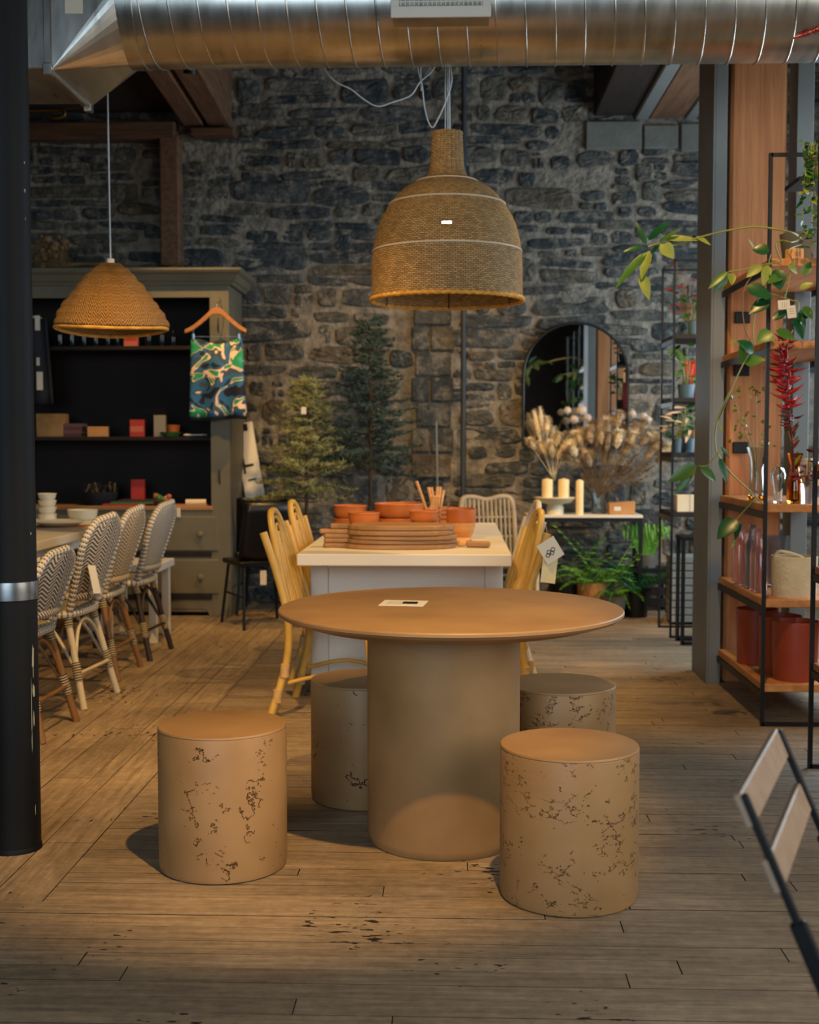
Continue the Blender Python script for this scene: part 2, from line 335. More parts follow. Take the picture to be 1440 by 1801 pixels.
def galv_mat():
    m, nt, p, N, L = nodes('galvanised_steel')
    tc = N('ShaderNodeTexCoord'); v = N('ShaderNodeTexVoronoi'); v.inputs['Scale'].default_value = 34; L(tc.outputs['Object'], v.inputs['Vector'])
    n = N('ShaderNodeTexNoise'); n.inputs['Scale'].default_value = 5; n.inputs['Detail'].default_value = 6
    mp = N('ShaderNodeMapping'); mp.inputs['Scale'].default_value = (4, 1, 1); L(tc.outputs['Object'], mp.inputs[0]); L(mp.outputs[0], n.inputs['Vector'])
    r = ramp(N, [(.2, lin('#a9a9a4')), (.8, lin('#c9c8c2'))]); L(n.outputs['Fac'], r.inputs[0]); L(r.outputs[0], p.inputs['Base Color'])
    p.inputs['Metallic'].default_value = 1
    ad = N('ShaderNodeMath'); ad.operation = 'MULTIPLY_ADD'; ad.inputs[1].default_value = .16; ad.inputs[2].default_value = .22; L(n.outputs['Fac'], ad.inputs[0]); L(ad.outputs[0], p.inputs['Roughness'])
    b = N('ShaderNodeBump'); b.inputs['Strength'].default_value = .08; b.inputs['Distance'].default_value = .01; L(n.outputs['Fac'], b.inputs['Height']); L(b.outputs[0], p.inputs['Normal'])
    return m
MT = dict(
    floorx=floor_mat('worn_floorboard_cross', 'X'), floory=floor_mat('worn_floorboard_lengthwise', 'Y'),
    stone=stone_mat(), mortar=mortar_mat(), galv=galv_mat(), seagrass=seagrass_mat(), floral=floral_mat(),
    trav=travertine_mat('cracked_stone_stool', .575, .42, 8), trav2=travertine_mat('pitted_stone_stool', .535, .40, 14, 1.7), travt=travertine_mat('smooth_stone_table', .8, .6),
    sub=mat('dark_subfloor_and_gap', '#140f0a', rough=.9), plaster=mat('old_plaster', '#3c3833', '#4a443c', rough=.9),
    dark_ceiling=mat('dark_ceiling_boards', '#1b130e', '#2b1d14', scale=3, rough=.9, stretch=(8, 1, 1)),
    beam=mat('old_beam_timber', '#553b28', '#735239', scale=3, rough=.8, stretch=(10, 1, 10), bump=.4, bscale=8),
    beamx=mat('old_rail_timber', '#4a3222', '#664630', scale=3, rough=.8, stretch=(1, 10, 10), bump=.4, bscale=8),
    pillar=mat('pillar_timber', '#a3643a', '#c58653', scale=2.2, rough=.7, stretch=(9, 9, .7), bump=.35, bscale=6, detail=8),
    steel=mat('painted_grey_steel', '#6c6f6c', '#787a76', scale=3, rough=.55, spec=.35),
    concrete=mat('cement_block', '#5a5b55', '#6b6b63', scale=6, rough=.95, bump=.5, bscale=30),
    blackpaint=mat('black_pipe_paint', '#07080a', '#0c0e10', scale=4, rough=.6, spec=.2), chip=mat('bare_paint_chip', '#8d8672', rough=.8),
    clamp=mat('steel_clamp', '#b9bdbf', '#8d9294', scale=20, rough=.3, metal=1),
    white=mat('white_paint', '#c9c4b8', '#d2cdc2', scale=3, rough=.5), white2=mat('white_tabletop', '#cfc6b4', '#d9d1c1', scale=2, rough=.45),
    cream=mat('cream_ceramic', '#cdbf9f', '#d8ccb0', rough=.45), hutch=mat('grey_green_paint', '#5d5848', '#6b6553', scale=3, rough=.55),
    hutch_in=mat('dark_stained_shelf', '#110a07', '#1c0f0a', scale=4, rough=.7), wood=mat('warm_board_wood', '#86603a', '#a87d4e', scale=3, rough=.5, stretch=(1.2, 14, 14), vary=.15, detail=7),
    wood2=mat('orange_shelf_wood', '#a66a35', '#c98a4d', scale=3, rough=.6, stretch=(9, 1, 9), vary=.08), terra=mat('terracotta_orange', '#ad5a25', '#c87436', scale=4, rough=.45, vary=.12),
    palewood=mat('pale_turned_wood', '#c48a4c', '#d8a365', scale=3, rough=.5, stretch=(1, 1, 12)), rattan=mat('yellow_rattan', '#a9802f', '#c9a352', scale=6, rough=.4, vary=.08),
    rattanw=mat('bleached_rattan', '#b5a78f', '#cbbfa8', scale=6, rough=.5), rattang=mat('grey_rattan', '#8b7c63', '#a6977c', scale=8, rough=.6),
    tie=mat('cane_binding', '#c3a06a', '#a5824d', scale=40, rough=.6), blackmetal=mat('black_steel', '#101113', rough=.45, metal=.3), blackplastic=mat('black_lacquer', '#0a0a0b', rough=.35),
    paper=mat('paper_tag', '#cfc6b4', rough=.8), brass=mat('aged_brass', '#5a4622', rough=.5, metal=.8),
    wire=mat('white_cable', '#b9c0c2', rough=.5), straw=mat('braided_straw', '#b07a25', '#d6a247', scale=30, rough=.7, bump=.6, bscale=90, stretch=(1, 1, 2), bdist=.006),
    leaf=mat('glossy_leaf', '#33591c', '#4d7528', scale=9, rough=.35, vary=.25), leafd=mat('dark_glossy_leaf', '#103d1e', '#1c5a2c', scale=9, rough=.3, vary=.2),
    leafy=mat('yellow_green_leaf', '#66752a', '#86903a', scale=12, rough=.4, vary=.15), stem=mat('green_stem', '#66702a', '#8a8a3b', rough=.5),
    fern=mat('fern_green', '#3f7524', '#679a36', scale=9, rough=.5, vary=.3), fir=mat('fir_needles', '#6a6c3f', '#8a8a55', scale=5, rough=.7, vary=.3), fird=mat('dark_fir_needles', '#2a3a30', '#3d5144', scale=5, rough=.7, vary=.3),
    bark=mat('bark', '#3a2a1c', '#4d3a27', rough=.9), plume=mat('dried_plume', '#a68d6d', '#bfa684', scale=20, rough=.95, vary=.12), plumew=mat('cream_plume', '#d6c19a', '#e6d6b4', scale=20, rough=.95, vary=.1),
    pom=mat('dried_seed_head', '#a89a8c', '#c2b5a5', scale=25, rough=.95), drybrown=mat('dried_brown_stems', '#6b5233', '#8a6d45', rough=.9, vary=.2),
    red=mat('crimson_bract', '#a3161a', '#c42a26', scale=8, rough=.45, vary=.2), redd=mat('dark_red_dried', '#5a1a1c', '#7a2526', rough=.7, vary=.2),
    glass=mat('clear_glass', '#e8eeee', rough=.03, trans=1), amber=mat('amber_glass', '#e09a3a', rough=.04, trans=1), pink=mat('pink_glass', '#f9d2c9', rough=.08, trans=.9), smoke=mat('smoky_glass', '#c3c3c8', rough=.06, trans=.9),
    candle=mat('cream_wax', '#e3c98e', '#ead49f', rough=.5), rust=mat('rust_red_glaze', '#84311a', '#9a3f22', scale=3, rough=.4), bottle=mat('dark_bottle_glass', '#0d1318', rough=.12),
    pinkcard=mat('pink_card', '#b4614b', rough=.7), redcard=mat('red_card', '#a8322a', rough=.7), greycard=mat('grey_card', '#8a857a', rough=.8), tan=mat('tan_kraft', '#a3723f', '#b9854e', rough=.8),
    darkcloth=mat('black_cloth', '#15161a', '#1d1f24', rough=.9), conduit=mat('dark_conduit_paint', '#2c3133', '#363b3d', rough=.6), hanger=mat('hanger_wood', '#a5672f', '#b97d42', rough=.4, stretch=(2, 12, 12)), mirror=mat('mirror_glass', '#d8dad8', rough=.02, metal=1),
    pot=mat('grey_plant_pot', '#55524c', '#656159', rough=.7), basket=mat('cream_fibre_pot', '#c3ad86', '#d3c09c', scale=14, rough=.9, bump=.4), slat=mat('grey_brown_slat', '#8f755f', '#a1876f', scale=3, rough=.45, stretch=(1, 12, 12)),
    bluepot=mat('blue_grey_glaze', '#3f5660', rough=.4), green=mat('green_ceramic', '#3d6a2d', rough=.4), book=mat('book_cover', '#3a4a5a', '#5a2f28', scale=3, rough=.6, vary=.4), ink=mat('black_ink', '#17140f', rough=.8),
    weave=uvweave('black_cream_cane_weave', '#bdb09a', '#3d352c', freq=330, amp=.030, k=9), weave2=uvweave('brown_cream_cane_weave', '#b3a083', '#6b5638', freq=330, amp=.03, k=9, duty=.6),
    weave3=uvweave('grey_cane_weave', '#a59f94', '#6d665a', freq=420, amp=.02, k=14, duty=.6), dots=uvweave('dotted_cane_rim', '#c3b8a4', '#50483d', freq=260, amp=0, k=3, duty=.75),
    wrapd=uvweave('striped_cane_wrap', '#b7a482', '#3a2c1d', freq=520, amp=0, k=1, duty=.62, bump=.8),
    creamleg=mat('cream_cane_leg', '#b5a688', '#c3b597', rough=.5), brownleg=mat('brown_cane_leg', '#6b4a28', '#855f35', scale=5, rough=.45, stretch=(1, 1, .3)), blackleg=mat('dark_cane_leg', '#241a14', '#33261d', rough=.5),
)
# ------------------------------------------------------------------ the room
rnd = random.Random(4)
WALL_Y = 9.92
fl = MB().bb((-4.4, -3.2, -.12), (3.4, 10.3, -.014)).build('floor', MT['sub']); tag(fl, 'worn narrow wooden floorboards of the shop', kind='structure')
def plank_mesh(name, x0, x1, y0, y1, m, z=0.0):
    g = .0014; b = .0005; x0 += g; x1 -= g; y0 += g; y1 -= g
    vs = [(x0, y0, -.014), (x1, y0, -.014), (x1, y1, -.014), (x0, y1, -.014), (x0, y0, z-b), (x1, y0, z-b), (x1, y1, z-b), (x0, y1, z-b),
          (x0+b, y0+b, z), (x1-b, y0+b, z), (x1-b, y1-b, z), (x0+b, y1-b, z)]
    fs = [(8, 9, 10, 11)]+[(i, (i+1) % 4, 4+(i+1) % 4, 4+i) for i in range(4)]+[(4+i, 4+(i+1) % 4, 8+(i+1) % 4, 8+i) for i in range(4)]
    return vs, fs
planks = []
LX, LY = -1.15, 3.34                      # left aisle of lengthwise boards starts here
y = 1.9
while y < 10.0:
    wd = rnd.choice((.057, .075, .082, .082, .09)); x = (LX if y >= LY else -3.6) - 0; first = True
    while x < 3.3:
        ln = rnd.uniform(.9, 2.9)*(rnd.uniform(.3, 1) if first else 1); first = False
        x2 = min(3.35, x+ln); planks.append((x, x2, y, y+wd, 'floorx')); x = x2
    y += wd
xs = [LX]; pat = (.145, .075, .15, .14, .07, .15)
i = 0
while xs[-1] > -4.3: xs.append(xs[-1]-pat[i % 6]*rnd.uniform(.9, 1.1)); i += 1
for a, b in zip(xs[1:], xs[:-1]):
    yy = LY+.0
    while yy < 10.0:
        ln = rnd.uniform(.5, 1.9); y2 = min(10.05, yy+ln); planks.append((a, b, yy, y2, 'floory')); yy = y2
def proj_area(pk):
    x0, x1, y0, y1, _ = pk
    yc = (y0+y1)/2; lim = yc*.34
    a, b = max(x0, -lim-.04*yc), min(x1, lim-.02*yc)
    return max(0, b-a)*(y1-y0)/yc**3 if y1 > 2.62 else 0
planks.sort(key=proj_area, reverse=True)
for i, pk in enumerate(planks[:290]):
    vs, fs = plank_mesh('plank', *pk[:4], None, z=rnd.uniform(-.0012, .0004))
    me = bpy.data.meshes.new('plank'); me.from_pydata(vs, [], fs); me.materials.append(MT[pk[4]]); me.materials.append(MT['sub'])
    for f_ in range(1, 5): me.polygons[f_].material_index = 1  # plank sides coloured dark so window-lit gaps still read as shade
    inst('plank', me, fl)
for mk_ in ('floorx', 'floory'):
    mb = MB()
    for pk in planks[290:]:
        if pk[4] == mk_: mb.add(*plank_mesh('', *pk[:4], None, z=rnd.uniform(-.0012, .0004)))
    o_ = tag(mb.build('plank_field', MT[mk_], fl), kind='stuff'); o_.data.materials.append(MT['sub'])
    for f_ in o_.data.polygons:
        if abs(f_.normal.z) < .1: f_.material_index = 1  # same shade colour on the sides of the joined planks

# back wall: mortar bed and individual rubble stones
def wave(x, z, s=1.0, seed=0): return noise.noise(Vector((x*s+seed, z*s, seed*1.7)))
wb = MB(); nx, nz = 150, 96; X0, X1, Z0, Z1 = -4.2, 3.3, 0, 4.6
vs = []
for j in range(nz+1):
    for i in range(nx+1):
        x = X0+(X1-X0)*i/nx; z = Z0+(Z1-Z0)*j/nz
        vs.append((x, WALL_Y-.018-.016*wave(x, z, 3)-.012*wave(x, z, 11, 3), z))
wb.add(vs, [(j*(nx+1)+i, j*(nx+1)+i+1, (j+1)*(nx+1)+i+1, (j+1)*(nx+1)+i) for j in range(nz) for i in range(nx)])
wall = wb.build('wall_back', MT['mortar'], smooth=180); tag(wall, 'rough dark rubble stone wall with pale lime mortar', kind='structure')
def stone(x0, x1, z0, z1, proud, rr):
    cx, cz, hw, hh = (x0+x1)/2, (z0+z1)/2, (x1-x0)/2, (z1-z0)/2
    n = 16; pw = rr.uniform(.3, .75); ring = []
    tl = rr.uniform(-.2, .2); tp = rr.uniform(-.25, .25); sd = rr.uniform(0, 90)
    for k in range(n):
        q = 2*math.pi*(k+.5*rr.random())/n; c, s_ = math.cos(q), math.sin(q)
        f = 1+.13*noise.noise(Vector((c*1.6+sd, s_*1.6, sd)))
        px_ = math.copysign(abs(c)**pw, c)*hw*f*rr.uniform(.95, 1.03); pz = math.copysign(abs(s_)**pw, s_)*hh*f*rr.uniform(.92, 1.05)
        pz *= 1+tp*px_/hw*.6; ring.append((cx+px_, cz+pz+tl*px_*.35))
    vs = [(x, WALL_Y+.02, z) for x, z in ring]
    vs += [(x, WALL_Y-proud*.72+rr.uniform(-.005, .005), z) for x, z in ring]
    sl = rr.uniform(-.05, .05); sl2 = rr.uniform(-.06, .06)
    for f1, dp in ((.88, .94), (.45, 1.04)):
        vs += [(cx+(x-cx)*f1, WALL_Y-proud*dp+rr.uniform(-.008, .008)+sl*(x-cx)+sl2*(z-cz), cz+(z-cz)*f1) for x, z in ring]
    vs.append((cx, WALL_Y-proud*1.05, cz))
    fs = [(a*n+k, a*n+(k+1) % n, (a+1)*n+(k+1) % n, (a+1)*n+k) for a in range(3) for k in range(n)]
    fs += [(3*n+k, 3*n+(k+1) % n, 4*n) for k in range(n)]
    return vs, fs
stones = []; z = .02; rr = random.Random(11)
while z < 4.4:
    h = rr.choice((.12, .15, .18, .22, .26)) if z < 1.7 else rr.choice((.08, .11, .14, .17, .21))
    x = -4.1+rr.uniform(0, .2)
    while x < 3.2:
        L_ = rr.choice((rr.uniform(.12, .22), rr.uniform(.2, .38), rr.uniform(.35, .62)))*(1 if h < .17 else 1.15); g = rr.uniform(.012, .05)
        zz = z+.09*wave(x, z, .7, 7)+rr.uniform(-.012, .012)
        if x > -4 and not (1.02 < x+L_/2 < 2.1 and 3.57 < z+h/2 < 3.8) and not (-.36 < x+L_/2 < .04 and .95 < z+h/2 < 2.45):
            if h > .13 and rr.random() < .38:
                k = rr.uniform(.35, .65); m1 = x+(L_-g)*rr.uniform(.35, .65)
                if rr.random() < .5: stones.append((x, m1-.008, zz, zz+h*k-.01)); stones.append((m1+.008, x+L_-g, zz, zz+h*k-.012))
                else: stones.append((x, x+L_-g, zz, zz+h*k-.01))
                stones.append((x, x+L_-g*1.5, zz+h*k+.004, zz+h-g*.5))
            elif rr.random() > .05:
                stones.append((x, x+L_-g, zz, zz+h-g*.6))
        x += L_
    z += h
def rank(s_):
    x0, x1, z0, z1 = s_; xc, zc = (x0+x1)/2, (z0+z1)/2; a = (x1-x0)*(z1-z0)
    if xc < -3.35 or xc > 2.02 or zc > 4.25: return -1
    if xc < -1.62 and zc < 2.5: return 0
    if zc < .55: return a*.15
    if zc < .9: return a*.5
    if zc > 4.0 : return a*.6
    return a
stones.sort(key=rank, reverse=True)
mb = MB()
for i, s_ in enumerate(stones):
    vs, fs = stone(*s_, rr.uniform(.026, .05), rr)
    if i < 298:
        me = bpy.data.meshes.new('stone'); me.from_pydata(vs, [], fs); me.materials.append(MT['stone']); inst('stone', me, wall)
    elif rank(s_) >= 0 or s_[0] < 2.6: mb.add(vs, fs)
tag(mb.build('stone_field', MT['stone'], wall), kind='stuff')
for (a, b, c, d) in ((1030, 1129, 212, 262), (1132, 1193, 219, 261), (1197, 1262, 216, 266)):
    p, q = at(a, d, 9.86), at(b, c, 9.86)
    MB().bb((p.x, 9.86, p.z), (q.x, 9.99, q.z)).build('cement_block', MT['concrete'], wall, bevel=.008)
# wide dressed blocks beside the conduit
for k in range(7):
    zz = 1.0+k*.2
    if k % 2 == 0: MB().bb((-.33+.02*k % .05, 9.845, zz), (-.02, 9.97, zz+.185)).build('dressed_block', MT['stone'], wall, bevel=.012)
    else:
        MB().bb((-.33, 9.85, zz), (-.19, 9.97, zz+.185)).build('dressed_block', MT['stone'], wall, bevel=.012)
        MB().bb((-.18, 9.845, zz), (.0, 9.97, zz+.185)).build('dressed_block', MT['stone'], wall, bevel=.012)
# other walls and ceiling
tag(MB().bb((-4.4, -3.2, 0), (-4.25, 10.3, 4.6)).build('wall_left', MT['plaster']), 'plain dark left wall', kind='structure')
def wall_with_hole(name, axis, pos, a0, a1, h0, h1, label):
    t = .15; mb = MB()
    lo, hi = (-4.3, 3.4) if axis == 'Y' else (-3.2, 10.3)
    def seg(u0, u1, z0, z1):
        if axis == 'Y': mb.bb((u0, pos, z0), (u1, pos+t, z1))
        else: mb.bb((pos, u0, z0), (pos+t, u1, z1))
    for s_ in ((lo, hi, 0, h0), (lo, hi, h1, 4.6)): seg(*s_)
    e = lo
    for u0, u1 in list(zip(a0, a1)): seg(e, u0, h0, h1); e = u1
    seg(e, hi, h0, h1)
    return tag(mb.build(name, MT['plaster']), label, kind='structure')
wall_with_hole('wall_front', 'Y', -3.2, (-3.2, -1.0), (-1.2, 1.0), 1.0, 3.4, 'shop front wall behind the camera with windows')
wall_with_hole('wall_right', 'X', 3.25, (.1, 5.6), (3.1, 9.2), 1.0, 3.0, 'right side wall with windows')
tag(MB().bb((-4.4, -3.2, 4.5), (3.4, 10.3, 4.6)).build('ceiling', MT['dark_ceiling']), 'dark board ceiling', kind='structure')
# ceiling beams (run front to back)
def beam(name, xl, xr, z0, z1, yaw, m, y0=-1.0, y1=9.97):
    mb = MB(); k = math.tan(yaw)
    f = lambda x, yy: x - k*(9.9-yy)*-1
    vs = [(f(x, yy), yy, zz) for zz in (z0, z1) for x, yy in ((xl, y0), (xr, y0), (xr, y1), (xl, y1))]
    mb.add(vs, [(3, 2, 1, 0), (4, 5, 6, 7), (0, 1, 5, 4), (1, 2, 6, 5), (2, 3, 7, 6), (3, 0, 4, 7)])
    return tag(mb.build(name, m, bevel=.01), None, None, None, 'structure')
beam('trim_1', -1.91, -1.735, 3.73, 4.5, R(2.2), MT['beam'])['label'] = 'heavy old timber ceiling beam meeting the stone wall'
beam('trim_2', -2.10, -1.945, 3.73, 4.5, R(2.2), MT['beam'])['label'] = 'second timber ceiling joist beside the heavy beam'
beam('trim_3', 1.505, 1.775, 3.78, 4.5, 0, MT['beam'])['label'] = 'timber ceiling beam on the cement blocks'
beam('trim_4', 1.395, 1.50, 3.77, 4.05, 0, MT['steel'])['label'] = 'grey steel channel along the beam'
beam('trim_5', 1.78, 1.87, 3.77, 4.05, 0, MT['steel'])['label'] = 'grey steel channel along the far side of the beam'
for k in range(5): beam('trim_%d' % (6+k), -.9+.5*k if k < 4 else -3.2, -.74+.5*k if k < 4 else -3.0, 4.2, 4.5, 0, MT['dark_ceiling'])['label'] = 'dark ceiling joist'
beam('trim_12', 1.08, 1.39, 3.8, 4.5, 0, MT['dark_ceiling'])['label'] = 'added dark joist standing in for shade beside the right beam'  # added joist; its dark underside stands in for the shaded ceiling here
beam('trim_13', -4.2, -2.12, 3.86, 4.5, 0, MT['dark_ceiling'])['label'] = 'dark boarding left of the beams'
a, b = at(40, 248, 9.8), at(310, 215, 9.8)
t = thing('trim_11', 'reddish old timber rail and post set in the stone wall', None, (0, 0, 0), kind='structure')
MB().bb((a.x-.5, 9.74, a.z), (b.x, 9.95, b.z)).build('rail', MT['beamx'], t, bevel=.012)
a, b = at(284, 468, 9.8), at(316, 240, 9.8)
MB().bb((a.x, 9.75, a.z), (b.x, 9.95, b.z)).build('post', MT['beam'], t, bevel=.012)
a, b = at(338, 241, 9.8), at(414, 228, 9.8)
MB().bb((a.x, 9.72, a.z), (b.x, 9.95, b.z)).build('bearing_plate', MT['beamx'], t, bevel=.008)
# ------------------------------------------------------------------ UV sheets
def sheet(name, grid, m, parent=None, thick=0.0, smooth=180, closed_u=False):
    """grid[v][u] of points; UV in metres along the sheet; optional solid thickness"""
    nv, nu = len(grid), len(grid[0]); me = bpy.data.meshes.new(name)
    vs = [tuple(p) for row in grid for p in row]; fs = []
    for j in range(nv-1):
        for i in range(nu if closed_u else nu-1):
            fs.append((j*nu+i, j*nu+(i+1) % nu, (j+1)*nu+(i+1) % nu, (j+1)*nu+i))
    me.from_pydata(vs, [], fs); uvl = me.uv_layers.new(name='UVMap')
    U = []; V_ = [0]
    mid = nu//2
    for j in range(1, nv): V_.append(V_[-1]+(Vector(grid[j][mid])-Vector(grid[j-1][mid])).length)
    jm = max(range(nv), key=lambda j: sum((Vector(grid[j][i+1])-Vector(grid[j][i])).length for i in range(nu-1)))
    U = [0]
    for i in range(1, nu): U.append(U[-1]+(Vector(grid[jm][i])-Vector(grid[jm][i-1])).length)
    U.append(U[-1]+(Vector(grid[jm][0])-Vector(grid[jm][-1])).length if closed_u else 0)
    k = 0
    for j in range(nv-1):
        for i in range(nu if closed_u else nu-1):
            for (uu, vv) in ((U[i], V_[j]), (U[i+1], V_[j]), (U[i+1], V_[j+1]), (U[i], V_[j+1])):
                uvl.data[k].uv = (uu, vv); k += 1
    me.materials.append(m)
    me.polygons.foreach_set('use_smooth', [True]*len(me.polygons))
    o = bpy.data.objects.new(name, me); COL.objects.link(o); o.parent = parent
    if thick:
        md = o.modifiers.new('solid', 'SOLIDIFY'); md.thickness = thick; md.offset = 0
    return o
def uvtube(name, pts, r, m, parent=None, n=8):
    """tube whose UV runs (around, along) in metres"""
    pts = [Vector(p) for p in pts]; rr = r if isinstance(r, (list, tuple)) else [r]*len(pts)
    t = MB().tube(pts, rr, n, cap=False); g = [[t.v[i*n+k] for k in range(n)] for i in range(len(pts))]
    return sheet(name, g, m, parent, closed_u=True)
def smooth_path(pts, k=6, closed=False):
    pts = [Vector(p) for p in pts]; out = []; n = len(pts)
    for i in range(n if closed else n-1):
        p0 = pts[i-1] if (i or closed) else pts[0]; p1 = pts[i]; p2 = pts[(i+1) % n]; p3 = pts[(i+2) % n] if (closed or i+2 < n) else pts[-1]
        for j in range(k):
            s = j/k; out.append(.5*((2*p1)+(p2-p0)*s+(2*p0-5*p1+4*p2-p3)*s*s+(3*p1-p0-3*p2+p3)*s**3))
    if not closed: out.append(pts[-1])
    return out

# ------------------------------------------------------------------ spiral duct
DY, DZ, DR = 5.60, 3.215, .272
duct = thing('spiral_duct', 'large round galvanised spiral air duct running across the ceiling', 'air duct', (-1.42, DY, DZ))
MB().lathe([(DR, 0), (DR, 4.62)], 64, axis='X').build('duct_tube', MT['galv'], duct, smooth=60)
hp = []; pitch = .125
for i in range(int(4.55/pitch*24)):
    q = 2*math.pi*i/24; hp.append((.02+pitch*i/24, (DR+.002)*math.cos(q), (DR+.002)*math.sin(q)))
MB().tube(hp, .0042, 6).build('spiral_seam', MT['galv'], duct, smooth=60)
MB().lathe([(DR+.004, -.02), (DR+.006, .06), (DR+.002, .062)], 64, axis='X').build('collar', MT['galv'], duct, smooth=40)
# square-to-round transition, flange and box duct going left
sx0 = -.275; hy, hz0, hz1 = .29, -.365, .36
mb = MB(); n = 48; ring = [(0, DR*math.cos(2*math.pi*k/n), DR*math.sin(2*math.pi*k/n)) for k in range(n)]
corn = [(sx0, hy, hz1), (sx0, -hy, hz1), (sx0, -hy, hz0), (sx0, hy, hz0)]
vs = ring + corn; fs = []
for k in range(n):
    q = (k+.5)/n; c = int(q*4) % 4
    fs.append((k, (k+1) % n, n+c))
for c in range(4):
    fs.append((n+c, (12*(c+1)) % n, n+(c+1) % 4))
mb.add(vs, fs); mb.build('square_to_round', MT['galv'], duct)
mb = MB()
for (a, b) in ((corn[0], corn[1]), (corn[1], corn[2]), (corn[2], corn[3]), (corn[3], corn[0])):
    mb.bar(Vector(a)+V(-.012, 0, 0), Vector(b)+V(-.012, 0, 0), .03, .03)
mb.build('flange', MT['galv'], duct, bevel=.003)
for c in (corn[2], corn[3]): MB().box((c[0]-.012, c[1], c[2]), (.036, .05, .05)).build('flange_corner', MT['galv'], duct, bevel=.004)
MB().bb((sx0-2.5, -hy+.01, hz0+.01), (sx0-.02, hy-.01, hz1-.01)).build('box_duct', MT['galv'], duct, bevel=.004)
pp = at(135, 20, 5.33); lp = pp-Vector(duct.location)
st = MB().box((0, 0, 0), (.075, .002, .075)).build('sticker', MT['paper'], duct); st.location = (-.175, -.288, -.095); st.rotation_euler = (R(2), 0, R(3))
# vent register on the duct
g0, g1 = -.262, .152; gy = DY-DR-.055
reg = thing('air_vent_register', 'white slotted air register mounted on the front of the spiral duct', 'air vent', ((g0+g1)/2, gy, 3.12))
hw = (g1-g0)/2; zb = at(776, 30, gy).z-3.12
MB().bb((-hw+.006, .006, zb+.0), (hw-.006, .20, zb+.22)).build('register_box', MT['galv'], reg, bevel=.003)
MB().bb((-hw, -.004, zb), (hw, .008, zb+.045)).build('face_bottom', MT['white'], reg, bevel=.002)
MB().bb((-hw, -.004, zb+.175), (hw, .008, zb+.22)).build('face_top', MT['white'], reg, bevel=.002)
for s_ in (-1, 1): MB().bb((s_*hw, -.004, zb+.045), (s_*(hw-.035), .008, zb+.175)).build('face_side', MT['white'], reg, bevel=.002)
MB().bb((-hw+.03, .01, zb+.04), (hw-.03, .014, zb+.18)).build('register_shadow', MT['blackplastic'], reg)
for k in range(5): MB().bb((-hw+.035, -.003, zb+.06+.024*k), (hw-.035, .01, zb+.066+.024*k)).build('louvre', MT['white'], reg)
bl = MB()
for k in range(19): MB().bb((-hw+.04+k*.0185, -.001, zb+.047), (-hw+.044+k*.0185, .011, zb+.174)).build('vane', MT['white'], reg)
MB().bb((-hw+.004, .18, zb-.022), (hw-.004, .215, zb+.0)).build('mount_strip', MT['galv'], reg, bevel=.003)

# ------------------------------------------------------------------ big seagrass pendant
PY = 6.05
def zat(py, Y=PY): return at(785, py, Y).z
pc = at(786, 400, PY); px_m = PY/2200*1.0
lamp = thing('pendant_lamp', 'large bell-shaped woven seagrass pendant lamp with narrow neck', 'pendant lamp', (pc.x, PY, zat(530)))
z0 = zat(530)
prof_px = [(131, 530), (130, 505), (129.5, 470), (128, 445), (124, 420), (117, 395), (107, 375), (93, 354), (76, 336), (58, 325), (43, 317), (34, 311), (29, 300), (27, 285), (26, 262), (25, 240), (25.5, 233)]
pr = [(r*px_m, zat(y_)-z0) for r, y_ in prof_px]
prs = smooth_path([(r, 0, z_) for r, z_ in pr], 5)
prs = [(p.x, p.z) for p in prs]
n = 96
grid = [[(r*math.cos(2*math.pi*k/n), r*math.sin(2*math.pi*k/n), z_) for k in range(n)] for r, z_ in prs]
i_neck = next(i for i, (r, z_) in enumerate(prs) if z_ > zat(318)-z0)
shade = sheet('shade', grid[:i_neck+1], MT['seagrass'], lamp, thick=.007, closed_u=True)
# a gap in the weave lets the bulb glint through
me = shade.data; bm = bmesh.new(); bm.from_mesh(me)
tz = zat(392, PY-.285)-z0; de = [f for f in bm.faces if abs(f.calc_center_median().z-tz) < .009 and f.calc_center_median().y < -.2 and abs(f.calc_center_median().x+.004) < .024]
de = [f for f in de if f.calc_center_median().z == min((g.calc_center_median().z for g in de), key=lambda q: abs(q-tz))] or de[:3]
bmesh.ops.delete(bm, geom=de, context='FACES'); bm.to_mesh(me); bm.free()
nk = [[((r+.0032*(1 if (k//2) % 2 else -1))*math.cos(2*math.pi*k/n), (r+.0032*(1 if (k//2) % 2 else -1))*math.sin(2*math.pi*k/n), z_) for k in range(n)] for r, z_ in prs[i_neck:]]
sheet('neck', nk, MT['seagrass'], lamp, thick=.005, closed_u=True)
def ring_pts(r, z_, k=64): return [(r*math.cos(2*math.pi*i/k), r*math.sin(2*math.pi*i/k), z_) for i in range(k)]
def rad_at(zz): return min(prs, key=lambda p: abs(p[1]-zz))[0]
for py_ in (441, 358, 318):
    zz = zat(py_)-z0-.008; MB().tube(ring_pts(rad_at(zz)+.004, zz), .0045, 6, closed=True).build('band', MT['rattanw'], lamp, smooth=60)
rimp = []
for i in range(192):
    q = 2*math.pi*i/192; rimp.append(((131*px_m+.003+.002*math.cos(q*60))*math.cos(q), (131*px_m+.003+.002*math.cos(q*60))*math.sin(q), .004+.0025*math.sin(q*60)))
MB().tube(rimp, .010, 8, closed=True).build('braided_rim', MT['straw'], lamp, smooth=60)
for k in range(6):
    q = 2*math.pi*k/6+.5; MB().tube([((rad_at(zz)-.012)*math.cos(q), (rad_at(zz)-.012)*math.sin(q), zz) for zz in [h*(.26/6) for h in range(7)]], .003, 5).build('frame_wire', MT['blackmetal'], lamp)
bz = zat(392)-z0
